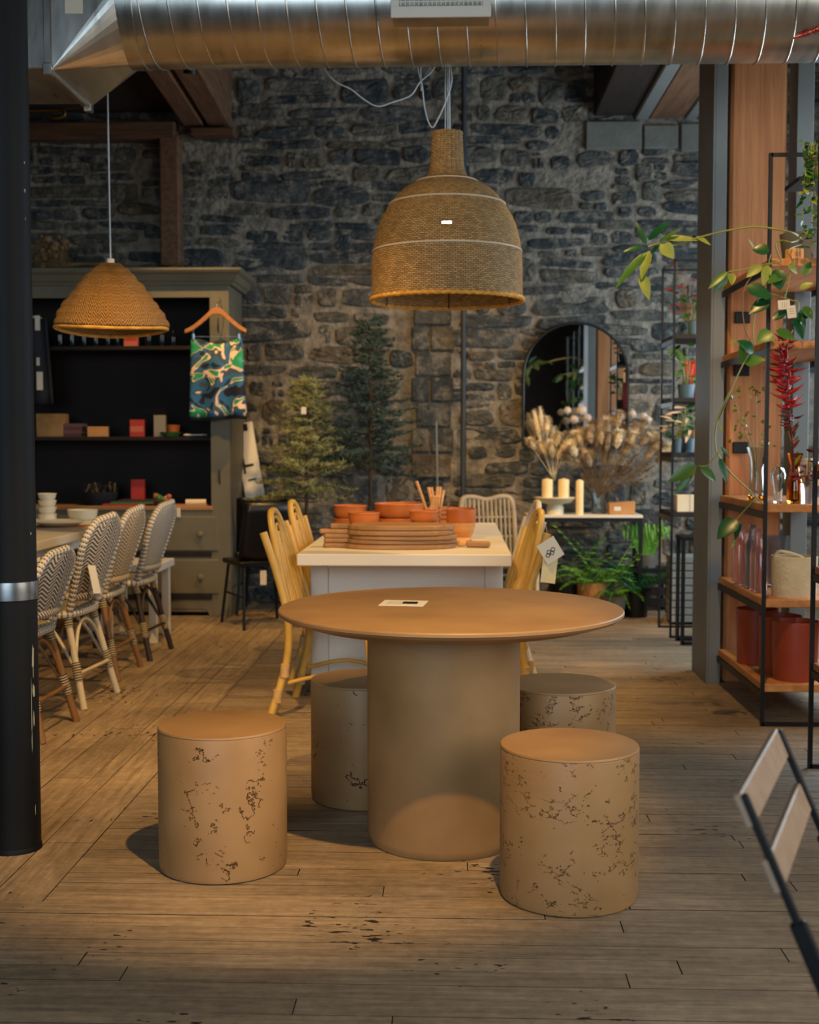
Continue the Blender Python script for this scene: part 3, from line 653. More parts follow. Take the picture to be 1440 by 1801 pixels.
MB().lathe([(.002, bz-.035), (.02, bz-.03), (.03, bz-.005), (.024, bz+.02), (.014, bz+.04), (.014, bz+.06)], 16).build('bulb', emit('lamp_bulb', (1, .72, .35), 25), lamp, smooth=60)
MB().lathe([(.018, bz+.05), (.02, bz+.07), (.02, bz+.12), (.006, bz+.13)], 16).build('socket', MT['white'], lamp, smooth=40)
topz = zat(233)-z0
for j, (xa, xb) in enumerate(((783, 783), (787.5, 787), (791, 789))):
    a = at(xa, 236, PY); b_ = at(xb, 60, PY)
    MB().tube([(0, 0, bz+.12)] + [tuple(a-Vector(lamp.location)), tuple(b_-Vector(lamp.location)), (b_.x-lamp.location.x, 0, 4.5-lamp.location.z)], .0035, 6).build('cord', MT['wire'], lamp)
def cable(name, label, pts, Y, r=.0036, m='wire', group=None):
    P = smooth_path([at(x, y_, Y) for x, y_ in pts], 5)
    return tag(MB().tube(P, r, 6).build(name, MT[m], smooth=60), label, 'cable', group)
cable('loose_cable', 'white cable drooping in a wide sag below the duct', [(560, 90), (573, 125), (592, 145), (617, 157), (640, 175), (664, 187), (690, 180), (722, 168), (738, 145), (760, 124), (775, 95)], 5.98)
cable('loose_cable', 'white cable looping down beside the pendant cords', [(732, 95), (735, 125), (742, 150), (746, 185), (752, 211), (761, 224), (772, 205), (784, 178), (794, 145), (792, 120), (788, 95)], 6.0)
cable('loose_cable', 'short doubled white cable hanging straight from the duct', [(740, 95), (739.5, 130), (741, 160)], 6.02)

# ------------------------------------------------------------------ straw pendant at the left
QY = 6.3; c = at(196, 580, QY); k_ = QY/2200
lp2 = thing('pendant_lamp', 'small dome pendant lamp of coiled braided yellow straw with white socket', 'pendant lamp', (c.x, QY, c.z))
base = c.z
pf = [(97, 578), (91, 562), (83, 547), (71, 529), (59, 513), (46, 496), (32, 480), (18, 469), (9, 465)]
pk = [(r*k_, at(196, y_, QY).z-base) for r, y_ in pf]
pfr = []
for (r0, h0), (r1, h1) in zip(pk[:-1], pk[1:]):
    nx_, nz_ = (h1-h0), (r0-r1); ll = math.hypot(nx_, nz_)
    for s_ in (0, .2, .4, .6, .8): bl_ = .008*math.sin(math.pi*(s_+.1)); pfr.append((r0+(r1-r0)*s_+nx_/ll*bl_, h0+(h1-h0)*s_+nz_/ll*bl_))
pfr.append(pk[-1])
nn = 96; rr = random.Random(2)
def rowd(q, j): return .003*math.sin(5*q+j*1.9)+.003*math.sin(9*q+j*.7)
grid = [[((r+rowd(q, j//5))*math.cos(q), (r+rowd(q, j//5))*math.sin(q), z_+.010*math.sin(q*2+1)*(r/.27)) for q in (2*math.pi*k/nn for k in range(nn))] for j, (r, z_) in enumerate(pfr)]
strawm = uvweave('plaited_straw', '#b08343', '#6f4b19', freq=300, amp=.035, k=24, duty=.6, bump=1)
sheet('shade', grid, strawm, lp2, thick=.006, closed_u=True)
MB().tube([(pk[0][0]*math.cos(2*math.pi*k/64), pk[0][0]*math.sin(2*math.pi*k/64), .010*math.sin(4*math.pi*k/64+1)*(pk[0][0]/.27)-.003) for k in range(64)], .0085, 6, closed=True).build('straw_edge', MT['straw'], lp2, smooth=60)
sz = at(196, 466, QY).z-base
MB().lathe([(.018, sz-.02), (.02, sz), (.019, sz+.03), (.006, sz+.034)], 16).build('socket', MT['white'], lp2, smooth=40)
tp = at(189, 160, QY)
MB().tube([(0, 0, sz+.03), (tp.x-c.x, 0, tp.z-base), (tp.x-c.x-.01, 0, 4.5-base)], .004, 6).build('cord', MT['wire'], lp2)
MB().ball((0, 0, .12), .03, 12, 8).build('bulb', emit('straw_lamp_bulb', (1, .72, .35), 6), lp2, smooth=180)

# ------------------------------------------------------------------ black pipe column
pcx = at(32, 1490, 3.9); col = thing('pipe_column', 'black painted round iron column with chipped paint at left edge', 'column', (-1.385, 3.86, 0))
MB().lathe([(.078, 0), (.078, 4.5)], 40).build('shaft', MT['blackpaint'], col, smooth=60)
MB().lathe([(.082, 0), (.081, .01), (.079, .016)], 32).build('base_ring', MT['blackpaint'], col, smooth=40)
zc = at(45, 1042, 3.78).z
MB().lathe([(.079, zc-.028), (.083, zc-.028), (.084, zc), (.083, zc+.028), (.079, zc+.028)], 40).build('clamp_band', MT['clamp'], col, smooth=40)
MB().box((-.03, -.085, zc), (.02, .02, .03)).build('clamp_screw', MT['clamp'], col, bevel=.003)
rr = random.Random(8)
def chip(a0, z_, w_, h_):
    r = .0784; vs = []; n = 10
    for k in range(n):
        q = 2*math.pi*k/n; f = rr.uniform(.6, 1.1); a = a0+w_*f*math.cos(q)/r
        vs.append((r*math.cos(a), r*math.sin(a), z_+h_*f*math.sin(q)))
    MB().add(vs, [tuple(range(n))]).build('paint_chip', MT['chip'], col)
for (x_, y_, w_, h_) in ((55, 1160, .006, .045), (60, 1220, .008, .026), (63, 1270, .004, .028), (49, 1250, .0016, .1), (50, 1310, .0016, .04), (58, 1185, .002, .03), (62, 940, .003, .006), (46, 330, .004, .008), (50, 280, .003, .006), (71, 1430, .002, .02), (48, 380, .002, .006)):
    p = at(x_, y_, 3.79); dx = max(-.074, min(.074, p.x-col.location.x)); chip(-math.acos(dx/.0785), p.z, w_, h_)

# ------------------------------------------------------------------ right posts
pz = 4.5
t = thing('steel_post', 'tall grey painted steel post in front of the timber pillar', 'post', (1.345, 6.64, 0))
MB().bb((0, 0, 0), (.012, .40, pz)).build('side_plate', MT['steel'], t, bevel=.002)
MB().bb((.012, .0, 0), (.072, .014, pz)).build('front_flange', MT['steel'], t, bevel=.002)
MB().bb((.012, .386, 0), (.072, .40, pz)).build('back_flange', MT['steel'], t, bevel=.002)
MB().bb((.012, .2, 0), (.06, .21, pz)).build('web', MT['steel'], t)
t = thing('timber_pillar', 'thick square orange-brown timber pillar at the right', 'pillar', (1.44, 6.66, 0))
MB().bb((0, 0, 0), (.29, .29, pz)).build('timber', MT['pillar'], t, bevel=.015)
for zz in (1.255, 1.66, 1.935): MB().bb((.03, -.02, zz-.03), (.11, .002, zz+.03)).build('bracket_plate', MT['blackmetal'], t, bevel=.003)
t = thing('steel_post', 'second grey steel post on the far right of the timber pillar', 'post', (1.775, 6.64, 0))
MB().bb((0, 0, 0), (.085, .014, pz)).build('front_flange', MT['steel'], t, bevel=.002)
MB().bb((.036, .014, 0), (.05, .3, pz)).build('web', MT['steel'], t, bevel=.002)

# ------------------------------------------------------------------ round table and drum stools
tb = thing('round_table', 'round light brown dining table with thick drum pedestal in the centre', 'table', (-.008, 4.045, 0))
MB().lathe([(.0001, .752), (.550, .752), (.5555, .750), (.558, .746), (.558, .738), (.545, .728), (.47, .705), (.0001, .705)], 128).build('table_top', MT['travt'], tb, smooth=20)
MB().lathe([(.236, 0), (.240, .006), (.2465, .03), (.2465, .705)], 96).build('pedestal', MT['travt'], tb, smooth=30).location = (-.022, -.03, 0)
def stool(label, x, y, h, d, m, rz):
    t = thing('drum_stool', label, 'stool', (x, y, 0), rz, 'drum stools around the round table')
    r = d/2
    MB().lathe([(r-.012, 0), (r-.004, .004), (r, .02), (r, h-.012), (r-.001, h-.009)], 96).build('body', m, t, smooth=30)
    MB().lathe([(r-.001, h-.009), (r, h-.006), (r-.002, h-.001), (r-.006, h), (.0001, h)], 96).build('seat_top', MT['travt'], t, smooth=30)
stool('brown drum stool with deep cracks standing alone at front left', -.699, 3.735, .434, .388, MT['trav'], 1.2)
stool('brown drum stool with pitted sides at front right of the table', .331, 3.52, .434, .392, MT['trav2'], .3)
stool('shadowed drum stool behind the left side of the pedestal', -.318, 4.475, .434, .390, MT['trav'], 2.9)
stool('shadowed drum stool behind the right side of the pedestal', .381, 4.41, .434, .390, MT['trav2'], 4.2)
t = thing('price_card', 'small cream price card lying on the round table', 'card', (at(708, 1063, 4.05).x, 4.12, .7525), R(-6))
MB().bb((-.074, -.07, 0), (.074, .07, .0012)).build('card', MT['paper'], t)
for k in range(3): MB().bb((-.055, .03-.03*k, .0012), (-.005, .036-.03*k, .0016)).build('print_line', MT['greycard'], t)
MB().bb((-.002, -.02, .0012), (.048, .012, .005)).build('black_clip', MT['blackplastic'], t, bevel=.0015)
# ------------------------------------------------------------------ white display table
IX0, IX1, IY0, IY1, IZ = -.755, .282, 6.0, 8.35, .745
isl = thing('display_table', 'long white painted display table with panelled end behind the round table', 'table', ((IX0+IX1)/2, (IY0+IY1)/2, 0))
hx, hy_ = (IX1-IX0)/2, (IY1-IY0)/2
MB().bb((-hx, -hy_, IZ-.058), (hx, hy_, IZ)).build('table_top', MT['white2'], isl, bevel=.004)
for sy in (-1, 1):
    y0 = sy*(hy_-.36)
    for sx in (-1, 1):
        MB().bb((sx*(hx-.03), y0-.05, 0), (sx*(hx-.12), y0+.05, IZ-.058)).build('leg', MT['white'], isl, bevel=.004)
    MB().bb((-hx+.12, y0-.03, .0), (hx-.12, y0+.03, IZ-.058)).build('end_panel', MT['white'], isl, bevel=.003)
    MB().bb((-hx+.12, y0-.045, IZ-.10), (hx-.12, y0+.045, IZ-.058)).build('apron', MT['white'], isl, bevel=.003)
for sx in (-1, 1): MB().bb((sx*(hx-.05), -hy_+.4, IZ-.13), (sx*(hx-.075), hy_-.4, IZ-.058)).build('side_apron', MT['white'], isl, bevel=.003)
def ctr(px, py, z): # point on a horizontal plane z seen at a pixel
    d = _fw + _rt*((px-720)/FPX) + _up*((900.5-py)/FPX); tt = (z-CAM_H)/d.z
    return Vector((0, 0, CAM_H))+d*tt
# paddle boards stacked on the table
def board(label, x, y, z, a, b, rz, hl, th=.022, group=None):
    t = thing('cutting_board', label, 'cutting board', (x, y, z), rz, group)
    n = 40; poly = [(a*math.copysign(abs(math.cos(q))**.8, math.cos(q)), b*math.copysign(abs(math.sin(q))**.8, math.sin(q))) for q in (2*math.pi*k/n for k in range(n))]
    MB().prism(poly, 0, th).build('board', MT['wood'], t, bevel=.004)
    MB().prism([(-a+.02, -.035), (-a-hl*.6, -.03), (-a-hl, -.04), (-a-hl-.01, -.02), (-a-hl-.01, .02), (-a-hl, .04), (-a-hl*.6, .03), (-a+.02, .035)], .0, th).build('handle', MT['wood'], t, bevel=.004)
    return t
bc = ctr(703, 965, .745); ord_ = ('bottom', 'second', 'third', 'fourth')
for k in range(4):
    board('oval wooden paddle board, %s of the front stack on the white table' % ord_[k], -.262+.008*((k*7) % 3-1), 6.40+.01*((k*5) % 3), .7455+k*.0232, .285-.004*k, .165, R(3-2*k), .10+.012*k, group='stacked oval boards')
board('topmost oval wooden paddle board of the front stack on the white table', -.265, 6.41, .7455+4*.0232, .275, .16, R(-4), .085, .026, 'stacked oval boards')
t = thing('serving_board', 'pale round serving board behind the stacked oval boards', 'cutting board', (-.10, 6.87, .745))
MB().lathe([(.0001, 0), (.2, 0), (.206, .008), (.2, .016), (.0001, .016)], 48).build('board', MT['palewood'], t, smooth=30)
t.location.z = .745
t = thing('board_stack_base', 'dark low wooden crate under the pale serving board', 'crate', (-.1, 6.87, .745)); bpy.data.objects.remove(t)
# little wooden pieces at the left back of the boards
rr = random.Random(3)
for k, (x, y, s) in enumerate(((637, 938, .045), (652, 936, .05), (668, 934, .04), (620, 940, .05))):
    p = ctr(x, y+8, .745)
    t = thing('wooden_scoop', ('%s small wooden scoop left of the stacked boards' % ('leftmost', 'second', 'third', 'rightmost')[(3, 0, 1, 2).index(k) if k in (3, 0, 1, 2) else k]), 'scoop', (p.x, 6.78+.05*k, .745), R(20*k-150), 'wooden scoops')
    MB().lathe([(.0001, .002), (s*.7, .006), (s, .03), (s*.96, .032), (s*.6, .014), (.0001, .01)], 20).build('scoop_bowl', MT['palewood'], t, smooth=40)
    MB().tube([(s*.8, 0, .026), (s*2.4, 0, .03)], [.008, .006], 8).build('handle', MT['palewood'], t, smooth=60)
for k in range(2):
    t = thing('wooden_tray', ('flat pale wooden tray under the scoops', 'thin dark wooden tray at left edge of the white table')[k], 'tray', (-.5-.04*k, 6.86-.02*k, .745+.0*k), R(8))
    MB().bb((-.10, -.07, 0), (.10, .07, .012)).build('tray_base', MT['wood'], t, bevel=.004)
    if k: t.location = (-.60, 7.15, .745); MB().bb((-.10, -.07, .012), (-.09, .07, .025)).build('tray_rim', MT['wood'], t)
# bowls
def bowl(label, x, y, z, r, h, m, two=None, group='orange bowls on the white table'):
    t = thing('bowl', label, 'bowl', (x, y, z), group=group)
    k = [(.0001, 0), (r*.8, 0), (r*.92, h*.2), (r*.98, h*.55), (r, h)]
    if two:
        MB().lathe([(.0001, 0), (r*.6, 0), (r*.82, h*.2), (r*.95, h*.5), (r*.975, h*.56)], 40).build('lower_body', m, t, smooth=40)
        MB().lathe([(r*.98, h*.56), (r*1.0, h*.6), (r, h), (r*.95, h), (r*.93, h*.6), (r*.6, h*.1), (.0001, h*.08)], 40).build('upper_body', two, t, smooth=40)
    else:
        MB().lathe(k+[(r*.96, h), (r*.9, h*.6), (r*.7, h*.2), (.0001, h*.1)], 40).build('bowl_body', m, t, smooth=40)
        MB().tube(ring_pts(r*.985, h*.97, 40), .005, 6, closed=True).build('rim', m, t, smooth=60)
    return t
bowl('orange wooden bowl at far left of the bowl row, upper of two', -.615, 7.45, .745+.085, .098, .075, MT['terra'])
bowl('orange wooden bowl at far left of the bowl row, lower of two', -.615, 7.45, .745, .098, .083, MT['terra'])
bowl('shallow orange bowl tilted between the left bowls and the tray', -.515, 7.2, .745+.062, .09, .07, MT['terra'])
bowl('pale orange bowl under the shallow tilted bowl', -.515, 7.2, .745, .085, .06, MT['palewood'])
bowl('wide orange bowl in the middle of the row, upper of two', -.325, 7.5, .745+.085, .15, .085, MT['terra'])
bowl('wide orange bowl in the middle of the row, lower of two', -.325, 7.5, .745, .148, .083, MT['terra'])
bowl('small reddish nested bowl in front of the wooden sticks, upper', -.166, 7.1, .745+.085, .083, .062, MT['terra'])
bowl('small reddish nested bowl in front of the wooden sticks, lower', -.166, 7.1, .745+.017, .083, .067, MT['terra'])
bowl('deep two-tone bowl with orange band and pale base at right', .045, 6.93, .745, .083, .168, MT['palewood'], MT['terra'])
bowl('flat dark orange bowl behind the two-tone bowl', -.02, 7.7, .745, .16, .13, MT['terra'])
t = thing('napkin_holder', 'upright slotted dark wooden rack beside the two-tone bowl', 'rack', (-.055, 7.25, .745))
for k in range(6): MB().bb((-.03, -.02, .02+.026*k), (.03, .02, .036+.026*k)).build('slat', MT['hanger'], t)
for sx in (-1, 1): MB().bb((sx*.03, -.02, 0), (sx*.026, .02, .185)).build('upright', MT['hanger'], t)
t = thing('utensil_jar', 'tall narrow pale wooden holder for the sticks', 'holder', (-.12, 7.32, .745))
MB().prism([(-.05, 0), (.03, 0), (.045, .225), (.0, .225), (-.028, .12)], -.04, .04, axis='Y').build('holder_body', MT['palewood'], t, bevel=.004)
for k, (x0, y0, x1, y1) in enumerate(((732, 846, 757, 893), (753, 857, 766, 894), (758, 857, 768, 890), (769, 856, 765, 892), (774, 856, 768, 892), (780, 862, 771, 890))):
    a, b = at(x0, y0, 7.32+.01*k), at(x1, y1+22, 7.33)
    tag(MB().tube([a, b], [.0095, .0075], 8).build('wooden_spoon_handle', MT['palewood'], smooth=60), ('leaning leftmost pale wooden stick in the holder', 'thin upright wooden stick next to the leaning one', 'third wooden stick in the holder', 'tallest middle wooden stick in the holder', 'fifth wooden stick in the holder', 'rightmost wooden stick leaning right in the holder')[k], 'wooden stick', 'wooden sticks in the holder')
t = thing('pestle', 'small turned wooden pestle lying right of the boards', 'pestle', (.07, 6.40, .766), R(-14))
MB().lathe([(.0001, -.13), (.015, -.125), (.02, -.1), (.012, -.06), (.018, -.03), (.013, .0)], 16, axis='X').build('shaft', MT['palewood'], t, smooth=50)
MB().bb((0, -.02, -.018), (.12, .02, .012)).build('head', MT['wood'], t, bevel=.006)

# ------------------------------------------------------------------ bent rattan chairs
def cane_chair(label, x, y, rz, m, grp, style='hoop', tagged=False, wscale=1.0):
    t = thing('rattan_chair', label, 'chair', (x, y, 0), rz, grp); W = .21*wscale
    f = lambda yy, zz: -.185-(zz-.45)*.26       # recline of the back (local front = +Y)
    # rear posts / legs
    for s in (-1, 1):
        MB().tube(smooth_path([(s*(W+.03), -.27, 0), (s*W, -.20, .25), (s*W, -.19, .45), (s*(W-.005), f(0, .65), .65), (s*(W+.015), f(0, .86)-.01, .865)], 5), .0185, 10).build('rear_post', m, t, smooth=60)
        MB().tube(smooth_path([(s*(W+.03), .25, 0), (s*(W-.01), .20, .25), (s*(W-.02), .18, .44)], 4), .0165, 10).build('leg', m, t, smooth=60)
        MB().tube(smooth_path([(s*(W), -.19, .16), (s*(W), 0, .20), (s*(W), .2, .16)], 4), .010, 8).build('side_stretcher', m, t, smooth=60)
        for yy, zz in ((-.24, .10), (-.205, .22)): MB().tube([(s*(W+.018-.05*(zz-.1)), yy, zz-.03), (s*(W+.016-.05*(zz-.1)), yy+.004, zz+.03)], .022, 10).build('binding', MT['tie'], t, smooth=60)
    MB().tube([(-W-.01, .215, .2), (W+.01, .215, .2)], .010, 8).build('stretcher', m, t, smooth=60)
    # seat
    pts = [((W+.01)*math.copysign(abs(math.cos(q))**.5, math.cos(q)), .2*math.copysign(abs(math.sin(q))**.5, math.sin(q))) for q in (2*math.pi*k/28 for k in range(28))]
    MB().prism(pts, .435, .458).build('seat', m, t, bevel=.006)
    MB().tube([(p[0], p[1], .446) for p in pts], .017, 8, closed=True).build('seat_rim', m, t, smooth=60)
    # hoops
    for j, (w_, top) in enumerate(((.165, .955), (.125, .925), (.085, .89), (.045, .85))):
        P = []
        for k in range(17):
            u = -1+2*k/16; zz = .47+(top-.47)*(1-abs(u)**3.2); P.append((u*w_*wscale, f(0, zz), zz))
        MB().tube(P, .0165 if j == 0 else .0085, 8).build('hoop', m, t, smooth=60)
    for j in range(5):
        xx = (-.10+.05*j)*wscale; MB().tube([(xx, f(0, .47), .47), (xx, f(0, .80), .80)], .006, 6).build('spindle', m, t, smooth=60)
    for zz in (.68, .55):
        MB().tube([(-W, f(0, zz)-.012, zz), (0, f(0, zz)-.022, zz-.004), (W, f(0, zz)-.012, zz)], .0065, 6).build('cross_tie', MT['tie'], t, smooth=60)
    if tagged:
        o = MB().bb((-.03, -.001, -.05), (.03, .001, .05)).build('price_tag', MT['paper'], t); o.location = (W+.055, -.30, .77); o.rotation_euler = (0, R(35), R(70)); 
        o2 = MB().bb((-.032, -.001, -.065), (.032, .001, .065)).build('swing_tag', MT['paper'], t); o2.location = (W+.06, -.26, .68); o2.rotation_euler = (0, R(-4), R(80))
        o3 = MB().tube([(W+.03, -.29, .84), (W+.05, -.3, .80)], .0015, 5).build('tag_string', MT['tie'], t)
        for k in range(3): MB().tube(ring_pts(.008, 0, 10), .0012, 4, closed=True).build('tag_mark', MT['ink'], o, loc=(0, -.0, .0)).location = (-.012+.011*k, -.0015, -.02+.008*k)
    return t
G = 'bent rattan chairs at the white table'
cane_chair('yellow bent rattan chair, nearer one on the left of the white table', -.555, 5.96, R(-97), MT['rattan'], G)
cane_chair('yellow bent rattan chair, farther one on the left of the white table', -.57, 6.80, R(-96), MT['rattan'], G)
cane_chair('yellow bent rattan chair with paper tags on the right of the white table', .10, 5.92, R(99), MT['rattan'], G, tagged=False)
cane_chair('bleached white rattan chair behind the tagged yellow one', .145, 6.78, R(98), MT['rattanw'], G)
tg = thing('paper_tag', 'white paper swing tags hanging from the right yellow rattan chair', 'tag', tuple(at(968, 968, 5.60)))
o = MB().bb((-.045, -.001, -.05), (.045, .001, .05)).build('price_tag', MT['paper'], tg); o.rotation_euler = (0, R(-32), R(12))
for k in range(4):
    q = MB().tube(ring_pts(.009, 0, 12), .0016, 4, closed=True).build('tag_mark', MT['ink'], o); q.location = (-.022+.011*k, -.0025, -.012+.01*(k % 2)); q.rotation_euler = (R(90), 0, 0)
o = MB().bb((-.033, -.001, -.075), (.033, .001, .075)).build('swing_tag', MT['candle'], tg); o.location = (-.002, .03, -.075); o.rotation_euler = (0, R(6), R(-8))
MB().tube([(-.01, .0, .03), (-.02, .01, .11)], .0015, 5).build('tag_string', MT['tie'], tg)
# grey wicker chair at the far end
t = thing('wicker_chair', 'grey woven wicker chair at the far end of the white table', 'chair', (.33, 8.78, 0), R(198))
hw_ = .20
for s in (-1, 1):
    MB().tube(smooth_path([(s*hw_, -.26, 0), (s*hw_, -.22, .45), (s*(hw_+.0), -.27, .80), (s*(hw_-.03), -.285, .88)], 5), .018, 8).build('rear_post', MT['rattang'], t, smooth=60)
    MB().tube([(s*hw_, .2, 0), (s*hw_, .2, .44)], .016, 8).build('leg', MT['rattanw'], t, smooth=60)
MB().bb((-hw_-.02, -.22, .42), (hw_+.02, .22, .455)).build('seat', MT['rattang'], t, bevel=.01)
MB().tube(smooth_path([(-hw_, -.27, .80), (-hw_+.02, -.285, .875), (-.1, -.29, .885), (0, -.29, .865), (.1, -.29, .885), (hw_-.02, -.285, .875), (hw_, -.27, .80)], 5), .02, 8).build('top_rail', MT['rattang'], t, smooth=60)
for k in range(11):
    xx = -hw_+.035+k*(2*hw_-.07)/10; MB().tube([(xx, -.225, .47), (xx, -.28, .87)], .0095, 6).build('spindle', MT['rattang'], t, smooth=60)
for zz in (.6, .74): MB().tube([(-hw_, -.25-(zz-.6)*.12, zz), (hw_, -.25-(zz-.6)*.12, zz)], .008, 6).build('cross_tie', MT['rattang'], t)

# ------------------------------------------------------------------ hutch
HX0, HX1, HY, HYB = -3.35, -1.635, 9.14, 9.72
hz = lambda py: at(300, py, HY).z
H = thing('hutch_cabinet', 'tall grey-green painted hutch with open shelves and drawers', 'cabinet', (HX0, HY, 0)); W = HX1-HX0; D = HYB-HY
zt, zo1, zo0 = hz(498), hz(524), hz(893)
MB().bb((0, D-.02, .1), (W, D, zt)).build('back_panel', MT['hutch_in'], H)
for x in (0, W-.03): MB().bb((x, .0, 0), (x+.03, D-.02, zt)).build('side_panel', MT['hutch'], H, bevel=.003)
MB().bb((W-.14, -.02, 0), (W, .0, zt)).build('stile', MT['hutch'], H, bevel=.002)
MB().bb((0, -.02, 0), (.12, .0, zt)).build('stile', MT['hutch'], H, bevel=.002)
MB().bb((.12, -.02, zo1), (W-.14, 0, zt)).build('top_rail', MT['hutch'], H, bevel=.002)
prof = [(0, 0), (-.03, .0), (-.04, .02), (-.055, .03), (-.075, .07), (-.10, .085), (-.11, .1), (-.11, .115), (0, .115)]
mb = MB(); vs = []
for (p, q) in prof: vs += [(p-.0, p-.02, zt+q-.02), (W-p, p-.02, zt+q-.02), (W-p, D, zt+q-.02), (p, D, zt+q-.02)]
m_ = len(prof); fs = [(i*4+a, i*4+a+1, i*4+a+5, i*4+a+4) for i in range(m_-1) for a in (0, 1, 2)] + [tuple((m_-1)*4+k for k in range(4)), (3, 2, 1, 0)] + [(i*4+3, i*4, i*4+4, i*4+7) for i in range(m_-1)]
mb.add(vs, fs); mb.build('crown_moulding', MT['hutch'], H, smooth=20)
shz = [hz(608), hz(768)]
for z_ in shz: MB().bb((.03, .02, z_-.028), (W-.03, D-.02, z_)).build('shelf', MT['hutch_in'], H, bevel=.002)
zc_ = hz(890)
MB().bb((.0, -.03, zc_-.03), (W-.13, D-.02, zc_)).build('counter', MT['wood'], H, bevel=.004)
MB().bb((.12, -.018, 0.03), (W-.14, D-.02, zc_-.03)).build('drawer_case', MT['hutch'], H)
for (ya, yb) in ((908, 968), (983, 1043)):
    for (xa, xb) in ((-3.2, -2.42), (-2.36, -1.725)):
        d = MB().bb((xa-HX0, -.034, hz(yb)), (xb-HX0, -.016, hz(ya))).build('drawer', MT['hutch'], H, bevel=.005)
        for fx in (.24, .80):
            xk = xa+(xb-xa)*fx-HX0; zk = hz((ya+yb)/2)
            k = MB().lathe([(.009, 0), (.010, -.018), (.021, -.026), (.024, -.036), (.017, -.046), (.0001, -.049)], 16, axis='Y').build('knob', MT['hutch'], d, smooth=40); k.location = (xk, -.034, zk)
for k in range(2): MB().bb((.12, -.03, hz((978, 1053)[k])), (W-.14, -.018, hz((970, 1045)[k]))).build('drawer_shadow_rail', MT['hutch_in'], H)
za = hz(1062)
poly = [(.12, 0), (.12, za+.03), (W-.14, za+.03), (W-.14, 0), (W-.16, 0), (W-.17, .035), (W-.20, .055), (.2, .055), (.15, .03), (.14, 0)]
MB().prism(poly, -.022, -.002, axis='Y').build('plinth', MT['hutch'], H)
p = MB().tube(smooth_path([(0, -.0, 0), (0, -.02, .03), (0, -.02, .07), (0, 0, .1)], 4), .005, 6).build('pull', MT['blackmetal'], H, smooth=60); p.location = (W-.075, -.02, hz(850))
p = MB().tube(smooth_path([(0, -.0, 0), (0, -.02, .03), (0, -.02, .07), (0, 0, .1)], 4), .005, 6).build('pull', MT['blackmetal'], H, smooth=60); p.location = (W-.075, -.02, hz(585))
def hput(px, z_, dy=.12): q = at(px, 700, HY+dy); return (q.x, HY+dy, z_)
# bottles on the upper shelf
for k, (x, hh) in enumerate(((76, .13), (106, .13), (127, .13), (148, .13), (169, .12), (190, .13), (208, .12), (262, .13), (285, .125), (305, .10))):
    t = thing('bottle', 'dark glass bottle, %s from the left on the top hutch shelf' % ('first', 'second', 'third', 'fourth', 'fifth', 'sixth', 'seventh', 'eighth', 'ninth', 'tenth')[k], 'bottle', hput(x, shz[0], .10), group='bottles on the top hutch shelf')
    MB().lathe([(.0001, 0), (.028, 0), (.03, .006), (.03, hh*.68), (.014, hh*.82), (.012, hh)], 16).build('bottle_body', MT['bottle'], t, smooth=40)
    MB().lathe([(.014, hh), (.014, hh+.018), (.0001, hh+.02)], 12).build('cap', MT['blackplastic'], t, smooth=40)
def carton(name, label, cat, loc, dx, dy, dz, m, rz=0, band=None, lean=0):
    t = thing(name, label, cat, loc, rz)
    MB().bb((-dx/2, -dy/2, 0), (dx/2, dy/2, dz)).build('box_body', MT[m], t, bevel=.002)
    if band: MB().bb((-dx/2+.004, -dy/2-.0012, dz*.28), (dx/2-.004, -dy/2+.001, dz*.62)).build('printed_band', MT[band], t)
    return t
carton('gift_box', 'pink and red gift box among bottles on the top hutch shelf', 'box', hput(232, shz[0], .08), .10, .05, .145, 'pinkcard', 0, 'redcard')
carton('gift_box', 'red and white gift box on the middle hutch shelf', 'box', hput(241, shz[1], .09), .105, .05, .125, 'redcard', .1, 'pinkcard')
carton('gift_card', 'grey card standing on the middle hutch shelf', 'card', hput(281, shz[1], .12), .09, .03, .16, 'greycard', -.1)
carton('gift_box', 'dim red box standing on the hutch counter', 'box', hput(241, zc_, .2), .10, .05, .19, 'redcard')
carton('wooden_crate', 'brown wooden box at left of the middle hutch shelf', 'box', hput(92, shz[1], .14), .2, .15, .17, 'drybrown')
carton('paper_basket', 'tan folded paper goods on the middle hutch shelf', 'basket', hput(172, shz[1], .10), .15, .12, .075, 'tan', .2)
for k in range(4):
    tag(MB().bb((-.085, -.06, 0), (.085, .06, .024)).build('dark_book', MT['book'], loc=Vector(hput(126+k, shz[1]+.0245*k, .13))), 'dark book, %s of the stack on the middle hutch shelf' % ('bottom', 'second', 'third', 'top')[k], 'book', 'books stacked on the middle hutch shelf')
t = thing('green_dish', 'green leaf-patterned dish on the middle hutch shelf', 'dish', hput(300, shz[1], .08)); MB().lathe([(.0001, 0), (.05, 0), (.085, .035), (.08, .035), (.045, .008), (.0001, .008)], 28).build('dish_body', MT['green'], t, smooth=40)
t = thing('orange_pot', 'small terracotta pot behind the green dish', 'pot', hput(304, shz[1], .28)); MB().lathe([(.0001, 0), (.04, 0), (.055, .09), (.05, .09), (.04, .01), (.0001, .01)], 24).build('pot_body', MT['terra'], t, smooth=40)
for k in range(2):
    t = thing('white_spoon', ('white ceramic spoon lying at the shelf end, nearer', 'white ceramic spoon lying at the shelf end, farther')[k], 'spoon', hput(340+6*k, shz[1]+.008, .06+.05*k), R(6+10*k)); 
    MB().ball((-.05, 0, .004), .022, 12, 6, (1.3, 1, .4)).build('spoon_bowl', MT['white'], t, smooth=180); MB().tube([(-.03, 0, .004), (.07, 0, .006)], .006, 8).build('handle', MT['white'], t, smooth=60)
